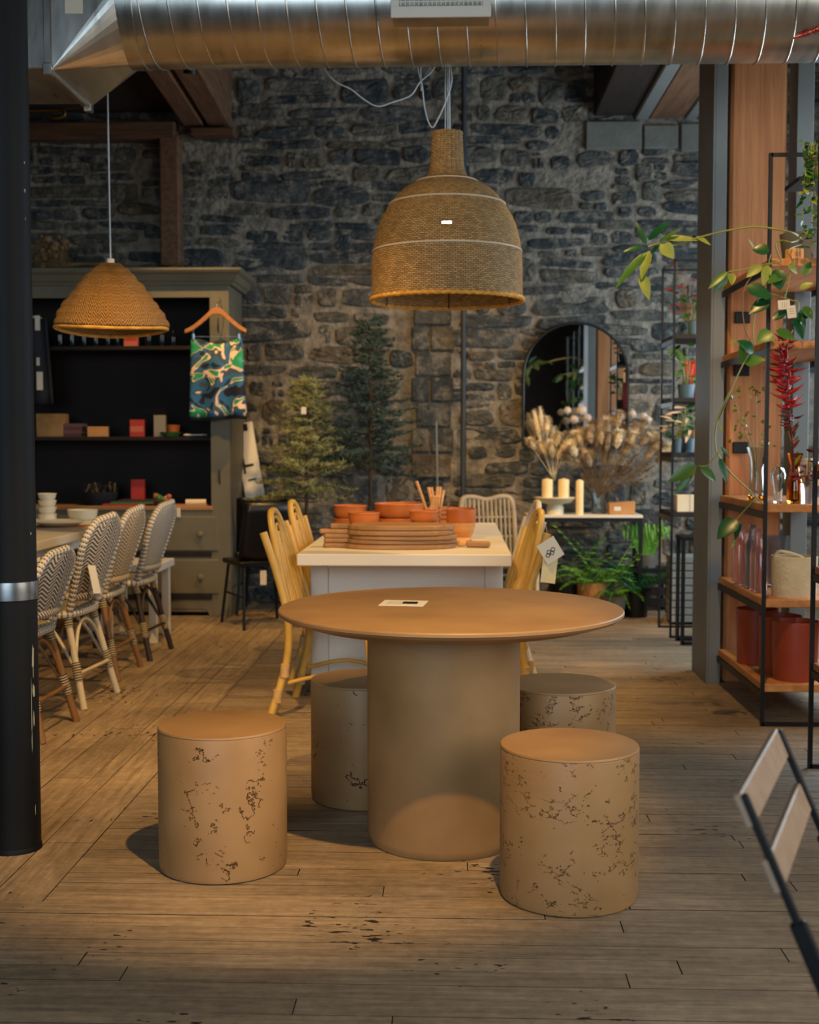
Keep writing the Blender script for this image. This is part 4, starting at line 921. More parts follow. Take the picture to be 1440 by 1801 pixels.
# counter goods
t = thing('wreath_basket', 'dark round basket of dried flowers on the hutch counter', 'basket', hput(172, zc_, .16))
MB().lathe([(.0001, 0), (.10, 0), (.135, .05), (.14, .10), (.13, .10), (.0001, .07)], 28).build('basket_body', MT['darkcloth'], t, smooth=40)
rr = random.Random(5); mb = MB(); mb2 = MB()
for k in range(60):
    q = rr.uniform(0, 6.28); r = .13*math.sqrt(rr.random()); b = Vector((r*math.cos(q), r*math.sin(q), .09)); e = b+Vector((rr.uniform(-.04, .04), rr.uniform(-.04, .04), rr.uniform(.02, .08)))
    (mb if k % 4 else mb2).tube([b, e], [.004, .009], 5)
tag(mb.build('dried_stems', MT['darkcloth'], t), kind='stuff'); tag(mb2.build('dried_heads', MT['drybrown'], t), kind='stuff')
for k in range(3):
    tag(MB().bb((-.16, -.11, 0), (.16, .11, .014)).build('magazine', MT[('redcard', 'green', 'book')[k]], loc=Vector(hput(222+14*k, zc_+.0145*k, .13))), ('red magazine lying at the bottom of the hutch counter pile', 'green magazine in the middle of the hutch counter pile', 'dark magazine on top of the hutch counter pile')[k], 'magazine', 'magazines on the hutch counter')
t = thing('flower_bunch', 'small pink and green fabric flower bunch on the magazines', 'flowers', hput(292, zc_+.0, .1))
rr = random.Random(9)
for k in range(9): MB().ball((rr.uniform(-.09, .06), rr.uniform(-.04, .04), .03+rr.uniform(0, .05)), rr.uniform(.018, .03), 8, 5).build('blossom', MT[('pinkcard', 'green', 'cream')[k % 3]], t, smooth=180)
t = thing('tissue_roll', 'cream paper roll lying on the right of the hutch counter', 'paper roll', hput(343, zc_+.024, .06), R(5)); MB().lathe([(.008, -.075), (.024, -.075), (.024, .075), (.008, .075)], 20, axis='X').build('roll', MT['cream'], t, smooth=30)
t = thing('wooden_rack', 'flat wooden rack under the cream paper roll', 'rack', hput(325, zc_, .03), R(3)); 
for k in range(3): MB().bb((-.13, -.05+.035*k, 0), (.16, -.03+.035*k, .012)).build('slat', MT['hanger'], t)
t = thing('hutch_tag', 'small white tag hanging from the hutch counter edge', 'tag', tuple(at(314, 900, HY-.045))); MB().bb((-.014, -.001, -.04), (.014, .001, .03)).build('tag_card', MT['paper'], t)
# dried bunch and branch on top of the hutch
t = thing('dried_flower_bunch', 'bunch of brown dried flowers lying on top of the hutch', 'dried flowers', tuple(at(95, 474, 9.3)))
rr = random.Random(12); mb = MB(); mb2 = MB()
for k in range(70):
    q = rr.uniform(-2.2, 2.2); l = rr.uniform(.08, .24); e = Vector((-math.cos(q)*l*.9, rr.uniform(-.1, .1), abs(math.sin(q))*l+.02))
    mb.tube([(rr.uniform(0, .1), 0, .02), e], .0025, 4); mb2.ball(e, rr.uniform(.012, .026), 6, 4)
tag(mb.build('dried_stems', MT['drybrown'], t), kind='stuff'); tag(mb2.build('seed_heads', MT['drybrown'], t), kind='stuff')
P = smooth_path([at(90, 470, 9.35), at(150, 464, 9.35), at(230, 470, 9.35), at(290, 472, 9.35), at(326, 462, 9.35)], 5)
tag(MB().tube(P, [.02-.012*i/len(P) for i in range(len(P))], 6).build('driftwood_branch', MT['drybrown'], smooth=60), 'long dry branch lying along the top of the hutch', 'branch')

# hanger with floral cloth in front of the hutch stile
HGY = 8.98; c = at(381, 560, HGY)
t = thing('clothes_hanger', 'orange wooden clothes hanger hooked on the hutch front', 'hanger', tuple(c))
P = [at(x, y, HGY)-c for x, y in ((325, 583), (340, 576), (360, 560), (372, 549), (381, 547), (390, 549), (402, 560), (420, 575), (433, 582))]
g = smooth_path(P, 4); mb = MB(); vs = []; m_ = len(g)
for i, p in enumerate(g):
    h_ = .013+.010*math.sin(math.pi*i/(m_-1)); vs += [p+V(0, -.008, -h_), p+V(0, .008, -h_), p+V(0, .008, h_), p+V(0, -.008, h_)]
mb.add(vs, [(i*4+a, i*4+(a+1) % 4, (i+1)*4+(a+1) % 4, (i+1)*4+a) for i in range(m_-1) for a in range(4)]+[(3, 2, 1, 0), tuple((m_-1)*4+k for k in range(4))]); mb.build('hanger_arm', MT['hanger'], t, bevel=.003)
MB().tube(smooth_path([at(381, 547, HGY)-c, at(381, 535, HGY)-c, at(386, 527, HGY)-c+V(0, .06, 0), at(380, 521, HGY)-c+V(0, .12, 0)], 4), .003, 6).build('hook', MT['clamp'], t)
a, b = at(340, 592, HGY)-c, at(420, 592, HGY)-c
MB().tube([a, b], .0025, 6).build('clip_bar', MT['clamp'], t)
for q in (a, b): 
    MB().bb((q.x-.008, -.012, q.z-.02), (q.x+.008, .012, q.z+.02)).build('clip', MT['clamp'], t, bevel=.002)
    MB().tube([q+V(0, 0, .015), q+V(0, 0, .045)], .002, 5).build('clip_wire', MT['clamp'], t)
cl = thing('floral_cloth', 'blue and green floral patterned cloth bag clipped to the hanger', 'cloth', tuple(at(381, 735, HGY)))
o0 = cl.location
top = [(336, 597), (352, 596), (366, 602), (382, 606), (398, 603), (412, 598), (424, 592)]
rows = []
for j in range(13):
    v = j/12; row = []
    for i in range(25):
        u = i/24; xi = u*6; k = min(5, int(xi)); fr_ = xi-k
        tx, ty = top[k][0]*(1-fr_)+top[k+1][0]*fr_, top[k][1]*(1-fr_)+top[k+1][1]*fr_
        bx, by = 334+u*98, 732+2*math.sin(u*6)
        x = tx*(1-v)+bx*v; y = ty*(1-v)+by*v
        dpt = -.012*math.sin(u*14+v*2)*(.3+v)-.03*math.sin(math.pi*u)*math.sin(math.pi*min(1, v*1.3))
        row.append(at(x, y, HGY)-o0+V(0, dpt, 0))
    rows.append(row)
sheet('cloth_front', rows, MT['floral'], cl, thick=.004)
sheet('cloth_back', [[p+V(0, .05+(-2*p.y if False else 0), 0) for p in r_] for r_ in rows], MT['floral'], cl, thick=.004)
MB().tube([rows[-1][i]+V(0, .02, -.005) for i in range(25)], .02, 6).build('dark_hem', MT['darkcloth'], cl, smooth=60)
# dark garment at the left end of the hutch
t = thing('hanging_garment', 'dark garment with white tags hanging beside the black column', 'garment', tuple(at(72, 720, 9.06)))
o0 = t.location
sheet('garment_cloth', [[at(30+u*50+v*12, 560+v*150, 9.06)+V(0, .02*math.sin(u*9), 0)-o0 for u in [i/14 for i in range(15)]] for v in [j/8 for j in range(9)]], MT['darkcloth'], t, thick=.02)
for (x, y, w_, h_) in ((66, 568, 8, 26), (67, 636, 5, 14), (70, 670, 10, 32)):
    a, b = at(x-w_/2, y+h_/2, 9.02)-o0, at(x+w_/2, y-h_/2, 9.02)-o0; MB().bb((a.x, a.y-.004, a.z), (b.x, a.y, b.z)).build('white_tag', MT['paper'], t)
MB().tube([at(40, 558, 9.1)-o0, at(66, 557, 9.1)-o0, at(74, 562, 9.1)-o0], .008, 6).build('hanger_bar', MT['white'], t)
# ------------------------------------------------------------------ left dining table with woven bistro chairs
t = thing('dining_table', 'cream topped dining table behind the woven bistro chairs', 'table', (-2.84, 6.75, 0))
for k in range(3): MB().bb((-.55+k*.39+.001, -1.85, .70), (-.55+(k+1)*.39-.001, 1.85, .75)).build('top_board', MT['white2'], t, bevel=.003)
for sx in (-1, 1):
    for sy in (-1, 1): MB().bb((sx*.42-.04, sy*1.6-.04, 0), (sx*.42+.04, sy*1.6+.04, .70)).build('leg', MT['white'], t, bevel=.004)
    MB().bb((sx*.44-.012, -1.6, .61), (sx*.44+.012, 1.6, .70)).build('apron', MT['white'], t)
def bistro(label, x, y, rz, leg, wv, tagc=False, arms=False, top=.925):
    t = thing('bistro_chair', label, 'chair', (x, y, 0), rz, 'woven bistro chairs along the left table')
    LM = MT[leg]; back = lambda z: -.175-(z-.45)*.30
    def hwid(z): # outline half width of the back
        s = (z-.50)/(top-.50)
        return .165+.055*min(1, s*1.6) if s < .62 else .22*math.sqrt(max(0, 1-((s-.62)/.38)**2.3))
    for s in (-1, 1):
        for (a, b) in (((s*.165, .165, .445), (s*.205, .215, 0)), ((s*.155, -.165, .445), (s*.215, -.27, 0))):
            a, b = Vector(a), Vector(b); MB().tube([a, b], .0165, 10).build('leg', LM, t, smooth=60)
            uvtube('leg_wrap', [a.lerp(b, .50+.20*k/6) for k in range(7)], .0205, MT['wrapd'], t, 10)
            uvtube('joint_wrap', [a.lerp(b, .02+.10*k/3) for k in range(4)], .021, MT['wrapd'], t, 10)
        MB().tube(smooth_path([(s*.17, .185, .20), (s*.163, .09, .37), (s*.16, 0, .425), (s*.17, -.10, .37), (s*.185, -.21, .20)], 5), .009, 8).build('side_hoop', LM, t, smooth=60)
    for yy, sg in ((.19, 1), (-.215, -1)):
        MB().tube(smooth_path([(-.18, yy, .22), (-.1, yy-.02*sg, .36), (0, yy-.03*sg, .41), (.1, yy-.02*sg, .36), (.18, yy, .22)], 5), .009, 8).build('cross_hoop', LM, t, smooth=60)
    MB().tube([(-.19, -.235, .17), (.19, -.235, .17)], .009, 8).build('stretcher', LM, t, smooth=60)
    # seat
    n = 32; pts = [((.20-.02*math.sin(q))*math.copysign(abs(math.cos(q))**.55, math.cos(q)), .2*math.copysign(abs(math.sin(q))**.55, math.sin(q))) for q in (2*math.pi*k/n for k in range(n))]
    sheet('seat', [[(px_*f, py_*f, .468-.012*(1-f)) for px_, py_ in pts] for f in (1, .8, .6, .4, .2, .02)], MT[wv], t, thick=.01, closed_u=True)
    uvtube('seat_rim', [(p[0], p[1], .452) for p in pts]+[(pts[0][0], pts[0][1], .452)], .019, MT['dots'], t, 8)
    # back
    rows = []
    for j in range(19):
        z = .545+(top-.01-.545)*j/18; w_ = hwid(z)
        rows.append([(u*w_, back(z)-.035*(1-u*u)+.0, z) for u in [-1+2*i/12 for i in range(13)]])
    sheet('back_panel', rows, MT[wv], t, thick=.012)
    P = [(-.155, -.165, .42)] + [(-hwid(z), back(z), z) for z in [.50+(top-.50)*k/22 for k in range(22)]]
    P += [(0, back(top)-.03, top+.002)] + [(-p[0], p[1], p[2]) for p in reversed(P)]
    uvtube('back_frame', P, .019, MT['dots'], t, 8)
    uvtube('lower_band', smooth_path([(-.175, back(.54), .535), (-.09, back(.54)-.028, .535), (0, back(.54)-.036, .535), (.09, back(.54)-.028, .535), (.175, back(.54), .535)], 4), .02, MT[wv], t, 8)
    if arms:
        for s in (-1, 1):
            AP = smooth_path([(s*.19, back(.74), .745), (s*.225, -.16, .745), (s*.235, .02, .72), (s*.22, .17, .70), (s*.19, .185, .60), (s*.17, .17, .46)], 5)
            uvtube('arm_rail', AP, .018, MT['dots'], t, 8)
            sheet('arm_panel', [[(Vector(p)*(1-v)+Vector((s*.195, max(-.17, min(.17, p.y)), .47))*v) for p in AP[:16]] for v in [i/8 for i in range(9)]], MT[wv], t, thick=.008)
    if tagc:
        o = MB().bb((-.045, -.0012, -.11), (.045, .0012, .03)).build('price_tag', MT['paper'], t); o.location = (-.13, back(.66)-.05, .66); o.rotation_euler = (R(-14), R(6), 0)
        o = MB().bb((-.042, -.0012, -.07), (.042, .0012, .02)).build('care_tag', MT['greycard'], t); o.location = (-.10, back(.63)-.06, .60); o.rotation_euler = (R(-14), R(-8), 0)
    return t
bistro('black and white woven bistro armchair with brown legs, half hidden by the column', -2.01, 5.44, R(88), 'brownleg', 'weave', arms=True, top=.815)
bistro('black and white woven bistro chair with cream legs and paper tags', -2.015, 6.13, R(84), 'creamleg', 'weave', tagc=True)
bistro('brown and cream woven bistro chair with brown legs', -2.06, 6.83, R(88), 'brownleg', 'weave2')
bistro('grey woven bistro chair with dark legs nearest the hutch', -2.03, 7.46, R(86), 'blackleg', 'weave3')
t = thing('white_bench', 'low white painted bench between the dark-legged chair and the hutch', 'bench', (-2.05, 8.05, 0))
MB().bb((-.2, -.22, .46), (.19, .22, .51)).build('bench_top', MT['white'], t, bevel=.004)
for sx in (-.15, .14):
    for sy in (-.18, .18): MB().bb((sx-.025, sy-.025, 0), (sx+.025, sy+.025, .46)).build('leg', MT['white'], t, bevel=.003)
def dish(name, label, x, y, z, prof, m, n=36, cat='plate'):
    t = thing(name, label, cat, (x, y, z)); MB().lathe(prof, n).build(name+'_body', MT[m], t, smooth=35); MB().tube(ring_pts(prof[len(prof)//2][0], prof[len(prof)//2][1], 32), .003, 6, closed=True).build('rim', MT[m], t, smooth=60); return t
PL = [(.0001, 0), (.09, 0), (.14, .018), (.165, .03), (.16, .032), (.13, .02), (.0001, .012)]
dish('serving_plate', 'large cream plate on the left dining table', -2.47, 7.75, .75+.007, PL, 'cream')
tag(MB().bb((-.24, -.16, 0), (.24, .16, .005)).build('placemat', MT['tan'], loc=V(-2.52, 7.75, .751)), 'tan rectangular placemat under the large cream plate', 'placemat')
tag(MB().lathe([(.0001, 0), (.18, 0), (.185, .004), (.18, .008), (.0001, .008)], 40).build('round_placemat', MT['terra'], loc=V(-2.46, 6.70, .751)), 'round reddish woven placemat on the left dining table', 'placemat')
dish('soup_bowl', 'cream bowl beside the black column on the left table', -2.62, 7.0, .751, [(.0001, 0), (.05, 0), (.09, .03), (.10, .05), (.095, .05), (.05, .012), (.0001, .01)], 'cream', cat='bowl')
for k in range(4):
    dish('cream_cup', 'cream cup, %s in the stack on the left table' % ('bottom', 'second', 'third', 'top')[k], -2.74, 8.35, .751+.046*k, [(.0001, 0), (.045, 0), (.055, .02), (.06, .045), (.055, .045), (.04, .008), (.0001, .006)] if k else [(.0001, 0), (.055, 0), (.06, .02), (.06, .045), (.055, .045), (.05, .008), (.0001, .006)], 'cream', 28, 'cup')
dish('cream_dish', 'wide cream dish behind the placemat on the left table', -2.52, 8.42, .751, [(.0001, 0), (.075, 0), (.095, .03), (.1, .07), (.094, .07), (.07, .012), (.0001, .01)], 'cream', cat='dish')

# ------------------------------------------------------------------ black chairs and leaning panel right of the hutch
def black_chair(label, x, y, rz):
    t = thing('black_chair', label, 'chair', (x, y, 0), rz, 'black chairs beside the hutch')
    MB().bb((-.21, -.2, .43), (.21, .2, .465)).build('seat', MT['blackplastic'], t, bevel=.008)
    rows = [[(u*(.21-.02*v), -.19-.09*v+.03*u*u, .47+.40*v) for u in [-1+i/4 for i in range(9)]] for v in [j/6 for j in range(7)]]
    sheet('backrest', rows, MT['blackplastic'], t, thick=.02)
    for sx in (-1, 1):
        MB().tube([(sx*.17, .17, .43), (sx*.21, .22, 0)], .011, 8).build('leg', MT['blackmetal'], t, smooth=60)
        MB().tube([(sx*.17, -.17, .43), (sx*.2, -.25, 0)], .011, 8).build('leg', MT['blackmetal'], t, smooth=60)
        MB().tube([(sx*.185, .19, .22), (sx*.185, -.2, .22)], .007, 6).build('stretcher', MT['blackmetal'], t)
    return t
black_chair('black chair standing beside the right end of the hutch', -1.36, 8.72, R(28))
black_chair('second black chair pushed behind the yellow rattan chair', -1.40, 9.40, R(0))
t = thing('chair_tag', 'white tag hanging on the black chair by the hutch', 'tag', tuple(at(463, 1016, 8.55))); MB().bb((-.022, -.001, -.05), (.022, .001, .05)).build('tag_card', MT['paper'], t)
t = thing('cream_notice', 'cream paper notice behind the nearer yellow rattan chair', 'notice', tuple(at(497, 963, 8.7))); MB().bb((-.058, -.002, -.09), (.058, .002, .09)).build('notice_sheet', MT['candle'], t)
t = thing('leaning_panel', 'long off-white panel with black marks leaning beside the hutch', 'panel', (at(464, 967, 9.5).x, 9.5, .468)); o0 = t.location
a, b = at(427, 745, 9.80)-o0, V(0, 0, 0)
MB().bar(a, b, .15, .03, up=(0, 1, 0)).build('panel_board', MT['white'], t, bevel=.004)
def on_panel(s, w0, w1, l):
    c = a.lerp(b, s); d = (b-a).normalized(); xx = V(1, 0, 0); xx = (xx-d*xx.dot(d)).normalized(); nn = d.cross(xx); nn = nn if nn.y < 0 else -nn
    MB().add([c+xx*w0-d*l/2+nn*.017, c+xx*w1-d*l/2+nn*.017, c+xx*w1+d*l/2+nn*.017, c+xx*w0+d*l/2+nn*.017], [(0, 1, 2, 3)]).build('black_mark', MT['ink'], t)
on_panel(.20, -.052, -.036, .42); on_panel(.345, -.052, .03, .022); on_panel(.46, -.03, .045, .014); on_panel(.04, .0, .06, .06)

# ------------------------------------------------------------------ fir trees
def fir(label, x, y, ztop, zlow, rmax, m, seed, tw=26, nb=75):
    rr = random.Random(seed); t = thing('fir_tree', label, 'tree', (x, y, 0))
    MB().tube([(0, 0, .1), (.008, 0, (zlow+ztop)/2), (0, 0, ztop-.02)], [.016, .012, .004], 8).build('trunk', MT['bark'], t, smooth=60)
    MB().lathe([(.0001, 0), (.11, 0), (.135, .26), (.12, .26), (.0001, .22)], 24).build('pot', MT['pot'], t, smooth=40)
    mb = MB(); br = MB()
    for i in range(nb):
        f = (i+.5)/nb; z = zlow+(ztop-.04-zlow)*f; L_ = rmax*(1-f)**.75*rr.uniform(.6, 1.1)+.05; q = i*2.4+rr.uniform(-.4, .4)
        d = Vector((math.cos(q), math.sin(q), rr.uniform(.0, .45))).normalized(); b0 = Vector((0, 0, z)); e = b0+d*L_+V(0, 0, -.12*L_)
        br.tube([b0, b0.lerp(e, .55)+V(0, 0, .02), e], [.005, .004, .002], 4)
        nt_ = max(3, int(L_/.05))
        for j in range(nt_):
            s = .25+.75*j/(nt_-1); c = b0.lerp(e, s); side = d.cross(V(0, 0, 1)).normalized()
            for sg in (-1, 1):
                tl = (.05+.07*(1-s))*rr.uniform(.7, 1.2); td = (d*.7+side*sg*.7+V(0, 0, rr.uniform(-.2, .3))).normalized()
                if j == nt_-1: td = (d+side*sg*.25+V(0, 0, .1)).normalized()
                for k in range(tw//2):
                    h = c+td*tl*k/(tw/2); w_ = Vector((rr.uniform(-1, 1), rr.uniform(-1, 1), rr.uniform(-.6, 1))); w_ = (w_-td*w_.dot(td)*.4).normalized()
                    tip = h+(td*.5+w_*.8).normalized()*rr.uniform(.022, .042); sd = td.cross(w_).normalized()*.0042
                    mb.add([h-sd, h+sd, tip], [(0, 1, 2)])
    tag(mb.build('needles', m, t), kind='stuff'); tag(br.build('branches', MT['bark'], t), kind='stuff')
    return t
c = at(537, 700, 9.05); fir('pale green small fir tree behind the yellow chairs', c.x, 9.05, at(537, 657, 9.05).z, at(537, 880, 9.05).z, .34, MT['fir'], 3)
c = at(650, 700, 9.32); fir('taller dark blue-green fir tree behind the bowls', c.x, 9.32, at(650, 556, 9.32).z, at(650, 835, 9.32).z, .40, MT['fird'], 8, nb=95)
t = thing('tree_tag', 'white tag hanging in the pale fir tree', 'tag', tuple(at(534, 722, 8.75))); MB().bb((-.018, -.001, -.025), (.018, .001, .025)).build('tag_card', MT['paper'], t)
p = at(815, 500, 9.8)
t = thing('wall_conduit', 'thin dark vertical pipe running down the stone wall', 'pipe', (p.x, 9.80, 0))
MB().tube([(0, 0, .05), (0, 0, 4.45)], .021, 10).build('pipe', MT['conduit'], t, smooth=60)
for zz in (.8, 2.0, 3.2): MB().bb((-.035, 0, zz-.012), (.035, .1, zz+.012)).build('pipe_strap', MT['steel'], t)
a, b = at(767, 742, 9.7), at(773, 1040, 9.55)
tag(MB().tube([a, V(b.x, 9.5, 0)], .008, 8).build('metal_rod', MT['steel']), 'thin metal rod leaning against the wall behind the bowls', 'rod')
t = thing('ceiling_pipe', 'thin brass sprinkler pipe under the box duct', 'pipe', tuple(at(60, 193, 7.2))); o0 = t.location
MB().tube([(-.9, 0, .0), at(105, 193, 7.2)-o0], .013, 10).build('pipe', MT['brass'], t, smooth=60)
MB().tube(smooth_path([at(104, 193, 7.2)-o0, at(112, 196, 7.2)-o0, at(112, 203, 7.2)-o0, at(98, 207, 7.2)-o0, at(85, 203, 7.2)-o0], 4), .012, 10).build('elbow', MT['brass'], t, smooth=60)
MB().tube([at(110, 191, 7.2)-o0, at(148, 188, 7.2)-o0], .004, 6).build('pipe_rod', MT['brass'], t)

# ------------------------------------------------------------------ mirror
a = at(921, 775, 9.74); b = at(1108, 557, 9.74); hw_ = (b.x-a.x)/2; hh = b.z-a.z
t = thing('arched_mirror', 'tall arched mirror with thin black frame leaning on the wall', 'mirror', ((a.x+b.x)/2, 9.835, a.z-.04), 0)
out = [(-hw_, 0), (hw_, 0)]+[(hw_*math.cos(q), hh-hw_+hw_*math.sin(q)) for q in (math.pi*k/28 for k in range(29))]
MB().prism([(x*.985, z*.995+.003) for x, z in out], 0, .006, axis='Y').build('mirror_glass', MT['mirror'], t)
MB().tube([(x, .004, z) for x, z in [(-hw_, 0), (0, 0), (hw_, 0)]+out[2:]], .011, 6, closed=True).build('frame', MT['blackmetal'], t, smooth=60)
# ------------------------------------------------------------------ console table
CX0, CX1, CY0, CY1, CZ = at(940, 908, 9.38).x-.06, at(1130, 908, 9.38).x, 9.36, 9.70, at(1040, 906, 9.36).z
t = thing('console_table', 'narrow black steel console table with pale top under the mirror', 'table', ((CX0+CX1)/2, (CY0+CY1)/2, 0)); w2, d2 = (CX1-CX0)/2, (CY1-CY0)/2
MB().bb((-w2, -d2, CZ-.022), (w2, d2, CZ)).build('console_top', MT['white2'], t, bevel=.003)
for sx in (-1, 1):
    for sy in (-1, 1): MB().bb((sx*(w2-.015)-.014, sy*(d2-.015)-.014, 0), (sx*(w2-.015)+.014, sy*(d2-.015)+.014, CZ-.022)).build('leg', MT['blackmetal'], t)
    MB().bb((sx*(w2-.015)-.012, -d2+.02, CZ-.05), (sx*(w2-.015)+.012, d2-.02, CZ-.024)).build('end_rail', MT['blackmetal'], t)
for sy in (-1, 1): MB().bb((-w2+.02, sy*(d2-.015)-.012, CZ-.05), (w2-.02, sy*(d2-.015)+.012, CZ-.024)).build('long_rail', MT['blackmetal'], t)
cz = lambda px, Y: (at(px, 900, Y).x, Y, CZ)
t = thing('cake_stand', 'pale stoneware cake stand holding two candles', 'cake stand', cz(976, 9.47))
MB().lathe([(.0001, 0), (.065, 0), (.065, .05), (.055, .075), (.0001, .08)], 32).build('foot', MT['cream'], t, smooth=35)
MB().lathe([(.055, .075), (.12, .09), (.155, .125), (.15, .13), (.0001, .128)], 40).build('plate', MT['cream'], t, smooth=35)
def candle(label, loc, r, h):
    t = thing('candle', label, 'candle', loc, group='cream candles on the console')
    MB().lathe([(.0001, 0), (r, 0), (r, h-.008), (r*.92, h), (.0001, h+.012)], 24).build('wax', MT['candle'], t, smooth=35)
    MB().tube([(0, 0, h+.008), (.001, 0, h+.028)], .002, 5).build('wick', MT['ink'], t)
p = cz(962, 9.44); candle('left cream pillar candle on the cake stand', (p[0], p[1], CZ+.128), .042, .135)
p = cz(991, 9.44); candle('right cream pillar candle on the cake stand', (p[0], p[1], CZ+.128), .042, .135)
candle('tall slim cream candle standing right of the cake stand', cz(1019, 9.42), .029, .255)
t = thing('gift_basket', 'tan paper basket with white label at the right of the console', 'basket', cz(1092, 9.48))
MB().prism([(-.095, 0), (.095, 0), (.098, .1), (-.098, .085)], -.06, .06, axis='Y').build('basket_body', MT['tan'], t, bevel=.003)
MB().bb((-.06, -.062, .03), (-.01, -.059, .06)).build('label_sticker', MT['paper'], t)
# plume vase
def fuzz(mb, p, d, L_, r, n, rr, w=.004):
    d = d.normalized(); s1 = d.orthogonal().normalized(); s2 = d.cross(s1)
    for k in range(n):
        f = rr.random(); q = rr.uniform(0, 6.28); o = (s1*math.cos(q)+s2*math.sin(q)); c = p+d*L_*f
        tip = c+(o*1.0+d*.9).normalized()*r*(1.2 if f < .6 else 1.2-(f-.6)*1.6)*rr.uniform(.7, 1.1); sd = d.cross(o).normalized()*w
        mb.add([c-sd, c+sd, tip], [(0, 1, 2)])
def plume(parent, p, d, L_, r, m, rr, name='plume', n=160):
    d = d.normalized(); mb = MB(); pts = [p+d*L_*s for s in (0, .15, .4, .7, .9, 1)]
    mb.tube(pts, [r*.12, r*.3, r*.42, r*.34, r*.2, r*.04], 8)
    fuzz(mb, p, d, L_*.97, r*1.15, n*2, rr, .0028); mb.build(name, m, parent)
rr = random.Random(21)
v0 = Vector(cz(974, 9.52))
t = thing('plume_vase', 'slim clear glass vase with cream dried plumes on the console', 'vase', tuple(v0))
MB().lathe([(.0001, 0), (.022, 0), (.02, .12), (.026, .22), (.04, .30), (.037, .30), (.023, .22), (.016, .12), (.016, .01), (.0001, .008)], 20).build('glass', MT['glass'], t, smooth=50)
for k, (x, y, x2, y2, r) in enumerate(((940, 792, 934, 778, .045), (950, 775, 940, 730, .05), (955, 768, 950, 722, .045), (962, 765, 962, 738, .055), (970, 780, 972, 755, .06), (978, 785, 984, 765, .05), (985, 795, 1000, 778, .05), (990, 800, 1005, 790, .04), (960, 800, 948, 780, .05), (972, 805, 968, 780, .06), (980, 808, 990, 785, .05), (955, 795, 938, 785, .04), (948, 760, 935, 742, .04), (965, 790, 958, 762, .055))):
    dy = rr.uniform(-.1, .06); a = at(x, y, 9.5+dy)-v0; b = at(x2, y2, 9.5+dy*1.3)-v0; base = V(rr.uniform(-.01, .01), 0, .25)
    MB().tube([base, a], .0022, 5).build('stem', MT['plumew'], t)
    plume(t, a, b-a, max(.10, (b-a).length*1.15), r, MT['plumew'], rr)
v0 = Vector(cz(1053, 9.56))
t = thing('dried_bouquet', 'wide bouquet of brown dried grasses and round seed heads in a glass vase', 'dried flowers', tuple(v0))
MB().lathe([(.0001, 0), (.06, 0), (.065, .02), (.05, .1), (.075, .17), (.072, .17), (.046, .1), (.058, .02), (.0001, .012)], 20).build('glass', MT['glass'], t, smooth=50)
for (x, y, r) in ((998, 722, .032), (1010, 738, .036), (1023, 722, .045), (1033, 735, .035), (1037, 758, .045), (1093, 733, .035), (1112, 728, .035), (1132, 733, .036), (1140, 738, .03), (1008, 762, .03)):
    e = at(x, y, 9.5+rr.uniform(-.06, .05))-v0; mb = MB(); mb.ball(e, r*.82, 10, 7)
    for k in range(90):
        q = Vector((rr.gauss(0, 1), rr.gauss(0, 1), rr.gauss(0, 1))).normalized(); s = q.orthogonal().normalized()*.003; mb.add([e+q*r*.75-s, e+q*r*.75+s, e+q*r*1.05], [(0, 1, 2)])
    mb.build('seed_head', MT['pom'], t); MB().tube(smooth_path([V(0, 0, .14), e*.5+V(0, 0, .05), e], 4), .002, 4).build('stem', MT['drybrown'], t)
for k in range(40):
    x = rr.uniform(1005, 1165); y = 815-62*math.sin(math.pi*(x-990)/190)*rr.uniform(.3, 1.1)+rr.uniform(-5, 25); Y = 9.52+rr.uniform(-.14, .06)
    e = at(x, y, Y)-v0; d = (e-V(0, 0, .1)).normalized()+V(0, rr.uniform(-.2, .2), rr.uniform(-.2, .3))
    MB().tube([V(0, 0, .13), e], .0018, 4).build('stem', MT['drybrown'], t)
    plume(t, e, d, rr.uniform(.09, .14), rr.uniform(.05, .085), MT['plume'] if k % 4 else MT['plumew'], rr, 'grass_plume', 150)
for k in range(14):
    x = rr.uniform(1000, 1175); y = rr.uniform(800, 850); e = at(x, y, 9.45+rr.uniform(-.1, .1))-v0
    mb = MB(); mb.tube([V(0, 0, .14), e], .0016, 4); fuzz(mb, V(0, 0, .14).lerp(e, .45), e, e.length*.45, .04, 60, rr, .003); mb.build('wispy_stem', MT['drybrown'], t)
